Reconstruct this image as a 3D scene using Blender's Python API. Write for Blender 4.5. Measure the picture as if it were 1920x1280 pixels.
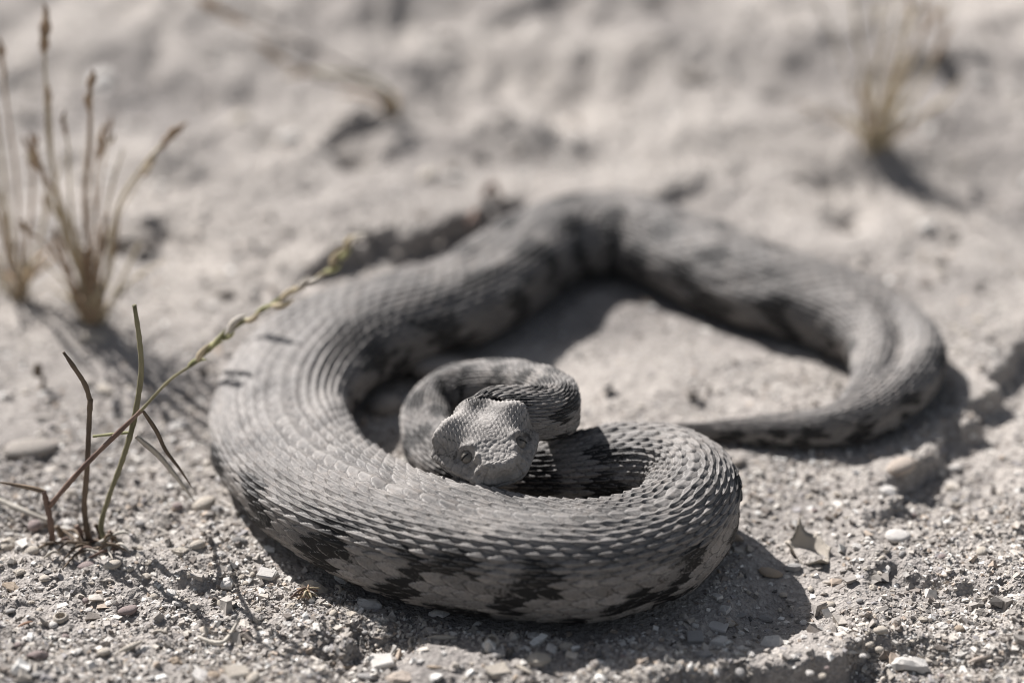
import bpy, bmesh, math, random
import numpy as np
from mathutils import Vector, Matrix

# ---------------------------------------------------------------- camera, sky, sun, exposure
for o in list(bpy.data.objects):
    bpy.data.objects.remove(o)
SC = bpy.context.scene
COL = SC.collection
PITCH = math.radians(29.0)
CAM_H = 0.38
LENS = 100.0
FPX = 1920 * LENS / 36.0
CAM = np.array([0.0, -CAM_H / math.tan(PITCH), CAM_H])
FWD = np.array([0.0, math.cos(PITCH), -math.sin(PITCH)])
RGT = np.array([1.0, 0.0, 0.0])
UPV = np.array([0.0, math.sin(PITCH), math.cos(PITCH)])

cam_data = bpy.data.cameras.new('camera')
cam = bpy.data.objects.new('camera', cam_data)
COL.objects.link(cam)
cam.location = CAM
cam.rotation_euler = (math.pi / 2 - PITCH, 0, 0)
cam_data.lens = LENS
cam_data.sensor_width = 36
cam_data.clip_start = 0.02
cam_data.clip_end = 500
cam_data.dof.use_dof = True
cam_data.dof.focus_distance = 0.674
cam_data.dof.aperture_fstop = 5.2
SC.camera = cam

SUN_EL = math.radians(42)
SHADOW = np.array([0.63, -0.777])            # where shadows fall on the ground
world = bpy.data.worlds.new('World')
SC.world = world
world.use_nodes = True
wn = world.node_tree
wn.nodes.clear()
wo = wn.nodes.new('ShaderNodeOutputWorld')
wb = wn.nodes.new('ShaderNodeBackground')
ws = wn.nodes.new('ShaderNodeTexSky')
ws.sky_type = 'NISHITA'
ws.sun_disc = False
ws.sun_elevation = SUN_EL
ws.sun_rotation = math.atan2(-SHADOW[0], -SHADOW[1])
ws.dust_density = 2.0
wb.inputs['Strength'].default_value = 0.05
wh = wn.nodes.new('ShaderNodeHueSaturation')
wh.inputs['Saturation'].default_value = 0.55
wn.links.new(ws.outputs[0], wh.inputs['Color'])
wn.links.new(wh.outputs[0], wb.inputs[0])
wn.links.new(wb.outputs[0], wo.inputs[0])

sun_data = bpy.data.lights.new('sun', 'SUN')
sun_data.energy = 5.0
sun_data.angle = math.radians(0.53)
sun_data.color = (1.0, 0.968, 0.952)
sun = bpy.data.objects.new('sun', sun_data)
COL.objects.link(sun)
sd = Vector((SHADOW[0] * math.cos(SUN_EL), SHADOW[1] * math.cos(SUN_EL), -math.sin(SUN_EL)))
sun.rotation_euler = sd.to_track_quat('-Z', 'Y').to_euler()
sun.location = (-1, 2, 2)

SC.view_settings.view_transform = 'Standard'
SC.view_settings.look = 'None'
SC.view_settings.gamma = 1
SC.view_settings.exposure = 0.70
SC.view_settings.use_curve_mapping = False
SC.render.engine = 'CYCLES'
SC.cycles.use_denoising = True
SC.cycles.filter_width = 1.0
SC.cycles.max_bounces = 6
SC.cycles.diffuse_bounces = 3

# ---------------------------------------------------------------- pixel -> place helpers
K = 0.147e-3                                   # metres per photo pixel near the snake

def ray(px, py):
    d = FWD + RGT * ((px - 960) / FPX) + UPV * ((640 - py) / FPX)
    return d / np.linalg.norm(d)

def onz(px, py, z=0.0):
    """where the line of sight meets the level z (metres)"""
    d = ray(px, py)
    t = (z - CAM[2]) / d[2]
    return CAM + d * t

def ony(px, py, y):
    d = ray(px, py)
    return CAM + d * ((y - CAM[1]) / d[1])

def pxsize(p):
    """metres per pixel at a point"""
    return float(np.dot(np.asarray(p) - CAM, FWD)) / FPX

# ---------------------------------------------------------------- noise
def _hash(ix, iy, seed):
    h = (ix.astype(np.int64) * 374761393 + iy.astype(np.int64) * 668265263 + seed * 1442695041) & 0xffffffff
    h = ((h ^ (h >> 13)) * 1274126177) & 0xffffffff
    return ((h ^ (h >> 16)) & 0xffff) / 65535.0

def vnoise(x, y, seed=0):
    x = np.asarray(x, float); y = np.asarray(y, float)
    ix = np.floor(x); iy = np.floor(y)
    fx = x - ix; fy = y - iy
    fx = fx * fx * fx * (fx * (fx * 6 - 15) + 10); fy = fy * fy * fy * (fy * (fy * 6 - 15) + 10)
    a = _hash(ix, iy, seed); b = _hash(ix + 1, iy, seed)
    c = _hash(ix, iy + 1, seed); d = _hash(ix + 1, iy + 1, seed)
    return (a * (1 - fx) + b * fx) * (1 - fy) + (c * (1 - fx) + d * fx) * fy - 0.5

def fbm(x, y, seed=0, octv=4, gain=0.5):
    s = 0; a = 1.0
    for k in range(octv):
        s = s + a * vnoise(x * 2 ** k * 1.03 + 17.3 * k, y * 2 ** k + 5.1 * k, seed + k)
        a *= gain
    return s

def smooth(a, b, x):
    t = np.clip((x - a) / (b - a), 0, 1)
    return t * t * (3 - 2 * t)

# ---------------------------------------------------------------- mesh helpers
def link(o, parent=None):
    COL.objects.link(o)
    if parent is not None:
        o.parent = parent
    return o

def empty(name, loc):
    o = bpy.data.objects.new(name, None)
    o.empty_display_size = 0.01
    o.location = loc
    return link(o)

def tag(o, label=None, cat=None, group=None, kind=None):
    if label: o['label'] = label
    if cat: o['category'] = cat
    if group: o['group'] = group
    if kind: o['kind'] = kind
    return o

def mesh_np(name, verts, quads=None, tris=None, smooth_shade=True, col=None):
    """fast mesh from numpy arrays"""
    me = bpy.data.meshes.new(name)
    verts = np.asarray(verts, np.float32)
    loops = []; starts = []; n = 0
    if quads is not None and len(quads):
        q = np.asarray(quads, np.int32)
        loops.append(q.ravel()); starts.append(np.arange(len(q)) * 4); n = len(q) * 4
    if tris is not None and len(tris):
        t = np.asarray(tris, np.int32)
        loops.append(t.ravel()); starts.append(n + np.arange(len(t)) * 3)
    loops = np.concatenate(loops); starts = np.concatenate(starts)
    me.vertices.add(len(verts)); me.loops.add(len(loops)); me.polygons.add(len(starts))
    me.vertices.foreach_set('co', verts.ravel())
    me.loops.foreach_set('vertex_index', loops)
    me.polygons.foreach_set('loop_start', starts.astype(np.int32))
    me.update(calc_edges=True)
    me.polygons.foreach_set('use_smooth', np.full(len(starts), smooth_shade))
    if col is not None:
        at = me.color_attributes.new('pigment', 'FLOAT_COLOR', 'POINT')
        at.data.foreach_set('color', np.asarray(col, np.float32).ravel())
    me.validate()
    return me

def add_mesh(name, me, mat=None, parent=None, loc=None):
    if mat is not None and not me.materials:
        me.materials.append(mat)
    o = bpy.data.objects.new(name, me)
    if loc is not None:
        o.location = loc
    return link(o, parent)

# ---------------------------------------------------------------- materials
def new_mat(name):
    m = bpy.data.materials.new(name)
    m.use_nodes = True
    nt = m.node_tree
    b = nt.nodes['Principled BSDF']
    return m, nt, b

def N(nt, t, **kw):
    n = nt.nodes.new(t)
    for k, v in kw.items():
        setattr(n, k, v)
    return n

def noise(nt, scale, detail=3, rough=0.5, vec=None):
    n = N(nt, 'ShaderNodeTexNoise')
    n.inputs['Scale'].default_value = scale
    n.inputs['Detail'].default_value = detail
    n.inputs['Roughness'].default_value = rough
    if vec is not None:
        nt.links.new(vec, n.inputs['Vector'])
    return n

def ramp(nt, src, stops, interp='LINEAR'):
    r = N(nt, 'ShaderNodeValToRGB')
    r.color_ramp.interpolation = interp
    e = r.color_ramp.elements
    while len(e) < len(stops):
        e.new(0.5)
    for k, (p, c) in enumerate(stops):
        e[k].position = p
        e[k].color = (*c, 1) if len(c) == 3 else c
    nt.links.new(src, r.inputs[0])
    return r

def mixc(nt, fac, a, b, blend='MIX'):
    m = N(nt, 'ShaderNodeMix', data_type='RGBA', blend_type=blend)
    for sock, v in ((m.inputs[0], fac), (m.inputs[6], a), (m.inputs[7], b)):
        if hasattr(v, 'node'):
            nt.links.new(v, sock)
        elif isinstance(v, (int, float)):
            sock.default_value = v
        else:
            sock.default_value = (*v, 1)
    return m.outputs[2]

def math_n(nt, op, a, b=None):
    m = N(nt, 'ShaderNodeMath', operation=op)
    for sock, v in zip(m.inputs, (a, b)):
        if v is None: continue
        if hasattr(v, 'node'): nt.links.new(v, sock)
        else: sock.default_value = v
    return m.outputs[0]

def bump(nt, height, strength, dist, b, normal=None):
    n = N(nt, 'ShaderNodeBump')
    n.inputs['Strength'].default_value = strength
    n.inputs['Distance'].default_value = dist
    nt.links.new(height, n.inputs['Height'])
    if normal is not None:
        nt.links.new(normal, n.inputs['Normal'])
    if b is not None:
        nt.links.new(n.outputs[0], b.inputs['Normal'])
    return n.outputs[0]

def obj_coords(nt):
    return N(nt, 'ShaderNodeTexCoord').outputs['Object']

def mat_sand():
    m, nt, b = new_mat('sand')
    c = obj_coords(nt)
    big = noise(nt, 22, 5, 0.6, c)
    base = ramp(nt, big.outputs['Fac'], [(0.3, (0.27, 0.248, 0.23)), (0.7, (0.40, 0.368, 0.342))]).outputs[0]
    v = N(nt, 'ShaderNodeTexVoronoi'); v.inputs['Scale'].default_value = 1500
    nt.links.new(c, v.inputs['Vector'])
    sp = N(nt, 'ShaderNodeSeparateColor'); nt.links.new(v.outputs['Color'], sp.inputs[0])
    grain = ramp(nt, sp.outputs[0], [(0.0, (0.16, 0.15, 0.145)), (0.18, (0.27, 0.25, 0.23)), (0.55, (0.38, 0.35, 0.325)),
                                     (0.8, (0.48, 0.44, 0.40)), (1.0, (0.66, 0.63, 0.59))]).outputs[0]
    v2 = N(nt, 'ShaderNodeTexVoronoi'); v2.inputs['Scale'].default_value = 620
    nt.links.new(c, v2.inputs['Vector'])
    sp2 = N(nt, 'ShaderNodeSeparateColor'); nt.links.new(v2.outputs['Color'], sp2.inputs[0])
    grain2 = ramp(nt, sp2.outputs[1], [(0.0, (0.20, 0.18, 0.17)), (0.3, (0.34, 0.31, 0.285)), (0.75, (0.42, 0.385, 0.35)), (1.0, (0.62, 0.58, 0.53))]).outputs[0]
    g = mixc(nt, 0.45, grain, grain2)
    colr = mixc(nt, 0.55, base, g)
    st = noise(nt, 9, 6, 0.62, c)
    colr = mixc(nt, 1.0, colr, ramp(nt, st.outputs['Fac'], [(0.36, (0.60, 0.60, 0.61)), (0.50, (0.90, 0.90, 0.895)), (0.66, (1.08, 1.07, 1.05))]).outputs[0], 'MULTIPLY')
    nt.links.new(colr, b.inputs['Base Color'])
    b.inputs['Roughness'].default_value = 0.92
    b.inputs['Specular IOR Level'].default_value = 0.15
    n1 = bump(nt, v2.outputs['Distance'], 0.6, 0.0008, None)
    n2 = noise(nt, 900, 3, 0.6, c)
    n3 = bump(nt, v.outputs['Distance'], 0.7, 0.0004, None, n1)
    bump(nt, n2.outputs['Fac'], 0.6, 0.0006, b, n3)
    return m

def mat_chips():
    """chips of stone and shell: the colour of each chip sits on its vertices"""
    m, nt, b = new_mat('gravel_chips')
    a = N(nt, 'ShaderNodeVertexColor', layer_name='pigment')
    c = obj_coords(nt)
    n = noise(nt, 900, 3, 0.6, c)
    r = ramp(nt, n.outputs['Fac'], [(0.3, (0.72, 0.72, 0.72)), (0.7, (1.1, 1.1, 1.1))]).outputs[0]
    nt.links.new(mixc(nt, 1.0, a.outputs[0], r, 'MULTIPLY'), b.inputs['Base Color'])
    b.inputs['Roughness'].default_value = 0.75
    b.inputs['Specular IOR Level'].default_value = 0.25
    bump(nt, n.outputs['Fac'], 0.5, 0.0003, b)
    return m

def mat_mineral(name, col, rough=0.6, var=0.25, scale=250, bumpd=0.0004, tint=(0.5, 0.42, 0.33)):
    m, nt, b = new_mat(name)
    c = obj_coords(nt)
    n = noise(nt, scale, 5, 0.65, c)
    n2 = noise(nt, scale * 0.3, 3, 0.5, c)
    lo = tuple(x * (1 - var) for x in col); hi = tuple(min(0.85, x * (1 + var * 0.5)) for x in col)
    base = ramp(nt, n.outputs['Fac'], [(0.3, lo), (0.68, hi)]).outputs[0]
    f = ramp(nt, n2.outputs['Fac'], [(0.5, (0, 0, 0)), (0.8, (0.5, 0.5, 0.5))]).outputs[0]
    st = mixc(nt, f, base, tuple(c_ * t_ * 1.4 for c_, t_ in zip(col, tint)))
    nt.links.new(st, b.inputs['Base Color'])
    b.inputs['Roughness'].default_value = rough
    b.inputs['Specular IOR Level'].default_value = 0.3
    bump(nt, n.outputs['Fac'], 0.7, bumpd, b)
    return m

def mat_plant(name, c1, c2, scale=160, rough=0.65):
    m, nt, b = new_mat(name)
    c = obj_coords(nt)
    mp = N(nt, 'ShaderNodeMapping'); mp.inputs['Scale'].default_value = (1, 1, 0.3)
    nt.links.new(c, mp.inputs[0])
    n = noise(nt, scale, 4, 0.6, mp.outputs[0])
    r = ramp(nt, n.outputs['Fac'], [(0.32, c1), (0.68, c2)]).outputs[0]
    nt.links.new(r, b.inputs['Base Color'])
    b.inputs['Roughness'].default_value = rough
    b.inputs['Specular IOR Level'].default_value = 0.25
    bump(nt, n.outputs['Fac'], 0.5, 0.0003, b)
    return m

def mat_snake():
    m, nt, b = new_mat('viper_skin')
    a = N(nt, 'ShaderNodeVertexColor', layer_name='pigment')
    sep = N(nt, 'ShaderNodeSeparateColor'); nt.links.new(a.outputs[0], sep.inputs[0])
    dark, pale, rnd = sep.outputs          # R blotch, G pale rim with painted edge light / bare skin, B one value per scale
    c = obj_coords(nt)
    n1 = noise(nt, 1250, 4, 0.75, c)
    n2 = noise(nt, 420, 4, 0.6, c)
    n3 = noise(nt, 60, 3, 0.5, c)
    base = ramp(nt, rnd, [(0.0, (0.115, 0.109, 0.104)), (0.5, (0.190, 0.179, 0.170)), (1.0, (0.260, 0.243, 0.228))]).outputs[0]
    warm = mixc(nt, ramp(nt, n2.outputs['Fac'], [(0.5, (0, 0, 0)), (0.72, (0.55, 0.55, 0.55))]).outputs[0], base, (0.225, 0.194, 0.171))
    tone = ramp(nt, n3.outputs['Fac'], [(0.3, (0.70, 0.71, 0.72)), (0.7, (1.22, 1.20, 1.17))]).outputs[0]
    col1 = mixc(nt, 1.0, warm, tone, 'MULTIPLY')
    speck = ramp(nt, n1.outputs['Fac'], [(0.36, (0.62, 0.62, 0.62)), (0.5, (1, 1, 1)), (0.66, (1.16, 1.15, 1.13))]).outputs[0]
    col2 = mixc(nt, 0.8, col1, speck, 'MULTIPLY')
    # dark blotches break up into black speckle at their edges
    t = math_n(nt, 'ADD', dark, math_n(nt, 'MULTIPLY', math_n(nt, 'SUBTRACT', n1.outputs['Fac'], 0.5), 1.2))
    t = math_n(nt, 'ADD', t, math_n(nt, 'MULTIPLY', math_n(nt, 'SUBTRACT', n2.outputs['Fac'], 0.5), 0.5))
    fac = ramp(nt, t, [(0.36, (0, 0, 0)), (0.54, (0.99, 0.99, 0.99))]).outputs[0]
    col3 = mixc(nt, fac, col2, (0.010, 0.0096, 0.0096))
    # pale rim and keel, rim brightened as if edge-lit (G > 0.5) and dark bare skin between the scales (G < 0.5)
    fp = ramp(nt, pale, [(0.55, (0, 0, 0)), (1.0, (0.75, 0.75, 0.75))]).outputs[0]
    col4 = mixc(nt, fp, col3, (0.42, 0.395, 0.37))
    fs = ramp(nt, pale, [(0.0, (0.85, 0.85, 0.85)), (0.46, (0, 0, 0))]).outputs[0]
    col5 = mixc(nt, fs, col4, (0.022, 0.021, 0.021))
    grainy = math_n(nt, 'MULTIPLY', a.outputs[1], ramp(nt, n2.outputs['Fac'], [(0.25, (0.45, 0.45, 0.45)), (0.65, (1, 1, 1))]).outputs[0])
    col6 = mixc(nt, grainy, col5, mixc(nt, 0.7, (0.35, 0.328, 0.306), speck, 'MULTIPLY'))   # settled dust
    nt.links.new(col6, b.inputs['Base Color'])
    b.inputs['Roughness'].default_value = 0.62
    b.inputs['Specular IOR Level'].default_value = 0.28
    n4 = bump(nt, n2.outputs['Fac'], 0.35, 0.0004, None)
    bump(nt, n1.outputs['Fac'], 0.45, 0.00025, b, n4)
    return m

M_SAND = mat_sand()
M_CHIP = mat_chips()
M_SNAKE = mat_snake()

# ---------------------------------------------------------------- the lie of the land
def poly_px(pts):
    return np.array([onz(x, y)[:2] for x, y in pts])

def seg_dist(X, Y, line):
    """distance to a polyline, side (+ left of travel) and position along 0..1"""
    best = np.full(X.shape, 1e9); side = np.zeros(X.shape); along = np.zeros(X.shape)
    L = np.r_[0, np.cumsum(np.linalg.norm(np.diff(line, axis=0), axis=1))]
    for k in range(len(line) - 1):
        a, b = line[k], line[k + 1]
        d = b - a; l2 = (d ** 2).sum()
        t = np.clip(((X - a[0]) * d[0] + (Y - a[1]) * d[1]) / l2, 0, 1)
        dx = X - (a[0] + t * d[0]); dy = Y - (a[1] + t * d[1])
        dist = np.hypot(dx, dy)
        s = d[0] * (Y - a[1]) - d[1] * (X - a[0])
        m = dist < best
        best = np.where(m, dist, best); side = np.where(m, np.sign(s), side)
        along = np.where(m, (L[k] + t * math.sqrt(l2)) / L[-1], along)
    return best, side, along

# banks: (line in photo pixels, drop in metres on the right of travel, how far the low side reaches, face width)
BANKS = [
    # slab edge under the front of the frame
    (poly_px([(1180, 1330), (1311, 1277), (1374, 1258), (1463, 1250), (1553, 1222), (1602, 1193), (1612, 1160)]), 0.0085, 0.05, 0.0035),
    # edge of the slab to the right of the tail
    (poly_px([(1590, 1010), (1670, 940), (1728, 875), (1775, 825), (1830, 770), (1885, 690), (1945, 610), (1990, 480)]), 0.0055, 0.022, 0.003),
    # low bank behind the snake
    (poly_px([(520, 530), (580, 505), (630, 480), (690, 455), (780, 442), (870, 412), (935, 385), (1000, 350)]), 0.0065, 0.018, 0.003),
    # rim in the left foreground
    (poly_px([(60, 1115), (150, 1085), (215, 1070), (330, 1085), (440, 1075), (560, 1060)]), 0.0018, 0.03, 0.006),
    (poly_px([(560, 1230), (660, 1190), (740, 1175), (820, 1185)]), 0.005, 0.03, 0.004),
    (poly_px([(1600, 1080), (1720, 1060), (1800, 1090), (1930, 1120)]), 0.0022, 0.03, 0.003),
    # far ripples
    (poly_px([(1180, 400), (1260, 352), (1330, 320), (1420, 290)]), 0.0022, 0.03, 0.005),
    (poly_px([(580, 265), (640, 235), (700, 225), (760, 240)]), 0.0045, 0.04, 0.005),
    (poly_px([(190, 480), (250, 440), (310, 415)]), 0.005, 0.03, 0.005),
]
# dips and mounds: (px, py, radius px along x, radius px in depth on the ground, height metres)
MOUNDS = [(1395, 1120, 150, 120, -0.006), (230, 1150, 70, 50, -0.002), (665, 290, 30, 60, -0.010), (1760, 330, 110, 80, -0.006),
          (1560, 330, 60, 50, -0.006), (770, 40, 70, 60, -0.006), (1640, 300, 60, 60, 0.006), (165, 610, 70, 60, 0.004),
          (1300, 700, 280, 200, 0.003), (900, 1230, 160, 90, 0.0025), (1590, 400, 35, 40, -0.006), (1830, 360, 70, 60, -0.006),
          (1560, 930, 120, 90, -0.002), (300, 330, 90, 60, 0.007), (1250, 120, 120, 60, 0.008), (950, 250, 140, 60, 0.007)]

def ground_h(X, Y):
    X = np.asarray(X, float); Y = np.asarray(Y, float)
    h = np.zeros(X.shape)
    back = smooth(0.06, 0.22, Y)
    far = smooth(1.2, 6.0, np.hypot(X, Y))
    # broad swell, stronger behind the snake
    h += fbm(X * 14, Y * 14, 3, 3) * (0.004 + 0.012 * back)
    h += fbm(X * 42, Y * 42, 9, 3) * (0.0024 + 0.0055 * back)
    h += np.abs(fbm(X * 95, Y * 60, 19, 2)) * 0.0035 * back
    jag = fbm(X * 130, Y * 130, 21, 3) * 0.009
    for line, drop, reach, face in BANKS:
        d, s, al = seg_dist(X, Y, line)
        w = smooth(0, 0.18, al) * (1 - smooth(0.82, 1, al))
        sd_ = d * s + jag * 0.8
        h -= w * drop * (1 - smooth(-face, face * 0.15, sd_)) * np.exp(-(d / reach) ** 2)
        h += w * drop * 0.25 * np.exp(-((sd_ - face) / (face * 3)) ** 2) * (d < face * 8)
    for px, py, rx, ry, a in MOUNDS:
        p = onz(px, py); k = pxsize(p)
        h += a * np.exp(-((X - p[0]) / (rx * k)) ** 2 - ((Y - p[1]) / (ry * k)) ** 2)
    # grit
    q0 = onz(1250, 690)
    crust = np.exp(-((X - q0[0]) / 0.052) ** 4 - ((Y - q0[1]) / 0.05) ** 4)          # hard smooth slab inside the loop
    patch = np.clip(0.5 + 1.5 * fbm(X * 30, Y * 30, 77, 2), 0.15, 1) * (1 - 0.6 * crust) * (1 - 0.45 * back)
    h += fbm(X * 260, Y * 260, 33, 3, 0.6) * 0.0017 * patch
    h += np.maximum(0, fbm(X * 700, Y * 700, 41, 2) - 0.05) * 0.0022 * patch
    h *= (1 - far)
    h += far * fbm(X * 0.5, Y * 0.5, 5, 4) * 0.25
    return h

def gz(x, y):
    return float(ground_h(np.array([x]), np.array([y]))[0])

def axis(lo, hi, step, outer, growth=1.25):
    core = [lo]
    while core[-1] < hi:
        core.append(core[-1] + (step(core[-1]) if callable(step) else step))
    s = core[-1] - core[-2]; r = []; x = core[-1]
    while x < outer:
        s *= growth; x += s; r.append(x)
    s = core[1] - core[0]; l = []; x = core[0]
    while x > -outer:
        s *= growth; x -= s; l.append(x)
    return np.array(l[::-1] + core + r)

gx = axis(-0.215, 0.215, 0.00085, 70)
gy = axis(-0.17, 0.40, lambda y: 0.00075 + max(0, y + 0.02) * 0.0055, 70)
GX, GY = np.meshgrid(gx, gy)
GH = ground_h(GX, GY)

# ---------------------------------------------------------------- the snake: centre line
# photo pixel of the centre line, height of it in pixels (None: lies on the ground), width, height in pixels; tail to head
BODY = [
    (1232, 810, None, 14, 14), (1262, 809, None, 22, 21), (1310, 808, None, 32, 30), (1400, 808, None, 47, 44), (1500, 804, None, 68, 62),
    (1578, 797, None, 80, 74), (1638, 762, None, 112, 88), (1678, 702, None, 172, 104), (1680, 645, None, 186, 108), (1622, 598, None, 188, 122),
    (1520, 560, None, 188, 130), (1420, 533, None, 190, 132), (1338, 502, None, 190, 132), (1265, 466, None, 190, 132), (1190, 434, None, 190, 132),
    (1108, 430, None, 190, 132), (1022, 460, None, 190, 132), (960, 502, None, 190, 134), (888, 547, None, 194, 138),
    (800, 586, None, 204, 144), (705, 610, None, 222, 150), (610, 655, None, 250, 136), (536, 735, None, 258, 126),
    (526, 815, None, 270, 130), (575, 893, None, 290, 146), (660, 955, None, 276, 166), (770, 1001, None, 254, 188),
    (890, 1033, None, 240, 192), (1000, 1050, None, 228, 190), (1100, 1054, None, 218, 188), (1200, 1034, None, 205, 184),
    (1266, 1003, None, 194, 180), (1303, 957, None, 188, 178), (1293, 914, None, 186, 176), (1240, 890, None, 184, 174), (1175, 888, None, 180, 170),
    (1115, 893, None, 172, 162), (1030, 896, None, 158, 150), (950, 896, None, 142, 138), (880, 886, None, 124, 120),
    (825, 860, 60, 108, 104), (796, 812, 66, 98, 94), (803, 762, 80, 92, 86), (835, 728, 98, 89, 83), (880, 716, 116, 88, 82),
    (925, 717, 134, 86, 82), (995, 724, 170, 88, 86), (1046, 750, 200, 92, 92), (1046, 778, 214, 94, 96),
    (1000, 780, 224, 92, 94), (950, 768, 230, 90, 88), (918, 766, 229, 86, 78),
]
# head axis: nape to snout
HB = onz(891, 773, 228 * K)
HS = onz(943, 889, 188 * K)

def body_points():
    P = []; R = []
    for px, py, z, w, h in BODY:
        if z is None:
            zz = h * 0.5 * K * 0.97
            p = onz(px, py, zz)
            g = gz(p[0], p[1])
        else:
            p = onz(px, py, z * K)
        k = pxsize(p)
        P.append(p); R.append((w * k, h * k))
    P.append(HB); R.append((86 * pxsize(HB), 78 * pxsize(HB)))
    return np.array(P), np.array(R)

CP, CR = body_points()

def catmull(P, per=60):
    """centripetal-ish Catmull-Rom through all rows"""
    Q = np.vstack([2 * P[0] - P[1], P, 2 * P[-1] - P[-2]])
    d = np.linalg.norm(np.diff(Q[:, :3], axis=0), axis=1) ** 0.5
    t = np.r_[0, np.cumsum(d)]
    out = []
    for i in range(1, len(Q) - 2):
        t0, t1, t2, t3 = t[i - 1:i + 3]
        for u in np.linspace(t1, t2, per, endpoint=False):
            A1 = (t1 - u) / (t1 - t0) * Q[i - 1] + (u - t0) / (t1 - t0) * Q[i]
            A2 = (t2 - u) / (t2 - t1) * Q[i] + (u - t1) / (t2 - t1) * Q[i + 1]
            A3 = (t3 - u) / (t3 - t2) * Q[i + 1] + (u - t2) / (t3 - t2) * Q[i + 2]
            B1 = (t2 - u) / (t2 - t0) * A1 + (u - t0) / (t2 - t0) * A2
            B2 = (t3 - u) / (t3 - t1) * A2 + (u - t1) / (t3 - t1) * A3
            out.append((t2 - u) / (t2 - t1) * B1 + (u - t1) / (t2 - t1) * B2)
    out.append(Q[-2])
    return np.array(out)

DENSE = catmull(np.hstack([CP, CR]), 60)
def box_smooth(A, w):
    k = np.ones(w) / w
    pad = np.vstack([np.repeat(A[:1], w // 2, 0), A, np.repeat(A[-1:], w // 2, 0)])
    return np.stack([np.convolve(pad[:, i], k, 'valid') for i in range(A.shape[1])], 1)
def resample(A, n):
    s = np.r_[0, np.cumsum(np.linalg.norm(np.diff(A[:, :3], axis=0), axis=1))]
    q = np.linspace(0, s[-1], n)
    return np.stack([np.interp(q, s, A[:, i]) for i in range(A.shape[1])], 1)
DENSE = resample(DENSE, 3000)
_e = DENSE.copy()
_wide = box_smooth(box_smooth(DENSE, 201), 161)
DENSE = box_smooth(box_smooth(DENSE, 71), 61)
_far = smooth(0.035, 0.075, DENSE[:, 1])[:, None] * (np.arange(3000) < 1900)[:, None]
DENSE = DENSE * (1 - _far) + _wide * _far
_w = smooth(0, 40, np.minimum(np.arange(3000), np.arange(3000)[::-1]))[:, None]
DENSE = _e * (1 - _w) + DENSE * _w
# settle the ground smoothly beneath the snake
def flatten_ground():
    global GH
    pts = DENSE[::12]
    m = (np.abs(GX) < 0.25) & (GY > -0.2) & (GY < 0.45)
    idx = np.where(m)
    X = GX[idx]; Y = GY[idx]; H = GH[idx]
    near = np.full(X.shape, 1e9); low = np.zeros(X.shape)
    for p in pts:
        d = np.hypot(X - p[0], Y - p[1]) - p[3] * 0.5
        zb = p[2] - p[4] * 0.5
        if zb > 0.006: continue
        near = np.minimum(near, d)
    w = 1 - smooth(-0.004, 0.014, near)
    H2 = H * (1 - w) + w * (H * 0.12 - 0.0006)
    H2 = H2 + 0.0011 * np.exp(-((near - 0.004) / 0.0035) ** 2) * (0.5 + 1.4 * fbm(X * 120, Y * 120, 88, 3))
    GH[idx] = H2
flatten_ground()
def ground_at(x, y):
    """height of the finished ground sheet"""
    i = np.clip(np.searchsorted(gx, x) - 1, 0, len(gx) - 2); j = np.clip(np.searchsorted(gy, y) - 1, 0, len(gy) - 2)
    fx = (x - gx[i]) / (gx[i + 1] - gx[i]); fy = (y - gy[j]) / (gy[j + 1] - gy[j])
    return (GH[j, i] * (1 - fx) + GH[j, i + 1] * fx) * (1 - fy) + (GH[j + 1, i] * (1 - fx) + GH[j + 1, i + 1] * fx) * fy

def on_ground(px, py):
    """where a line of sight meets the finished ground"""
    z = 0.0
    for _ in range(6):
        p = onz(px, py, z)
        z = float(ground_at(p[0], p[1]))
    return onz(px, py, z)

ny, nx = GX.shape
gi = np.arange(ny * nx).reshape(ny, nx)
gq = np.stack([gi[:-1, :-1], gi[:-1, 1:], gi[1:, 1:], gi[1:, :-1]], -1).reshape(-1, 4)
ground = add_mesh('ground', mesh_np('ground', np.stack([GX, GY, GH], -1).reshape(-1, 3), gq), M_SAND)
tag(ground, 'pale grey sandy ground with low banks and shell grit', 'sand', kind='structure')

# ---------------------------------------------------------------- the snake: skin
HEAD_L = float(np.linalg.norm(HS - HB))
def unit(v): return v / np.linalg.norm(v)
HT = unit(HS - HB)
HROLL = math.radians(-7)
_b = unit(np.cross(HT, [0, 0, 1])); _n = np.cross(_b, HT)
HBI = _b * math.cos(HROLL) + _n * math.sin(HROLL)      # lateral axis of the head
HN = np.cross(HBI, HT)                                  # up axis of the head

NTH = 372
def theta_grid():
    """angles round the body, 0 on the back; finer above than on the belly"""
    q = np.linspace(-1, 1, NTH, endpoint=False)
    B = math.radians(122)
    a = np.abs(q); t = np.where(a < 0.84, a / 0.84 * B, B + (a - 0.84) / 0.16 * (math.pi - B))
    return t * np.sign(q)
TH = theta_grid()

def leaf(a):
    return np.where(a < 0.42, 0.62 + 0.38 * np.sin(np.clip(a, 0, 1) / 0.42 * math.pi / 2), np.clip(1 - (np.clip(a - 0.42, 0, 1) / 0.58) ** 1.9, 0, 1) ** 0.75)

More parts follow.
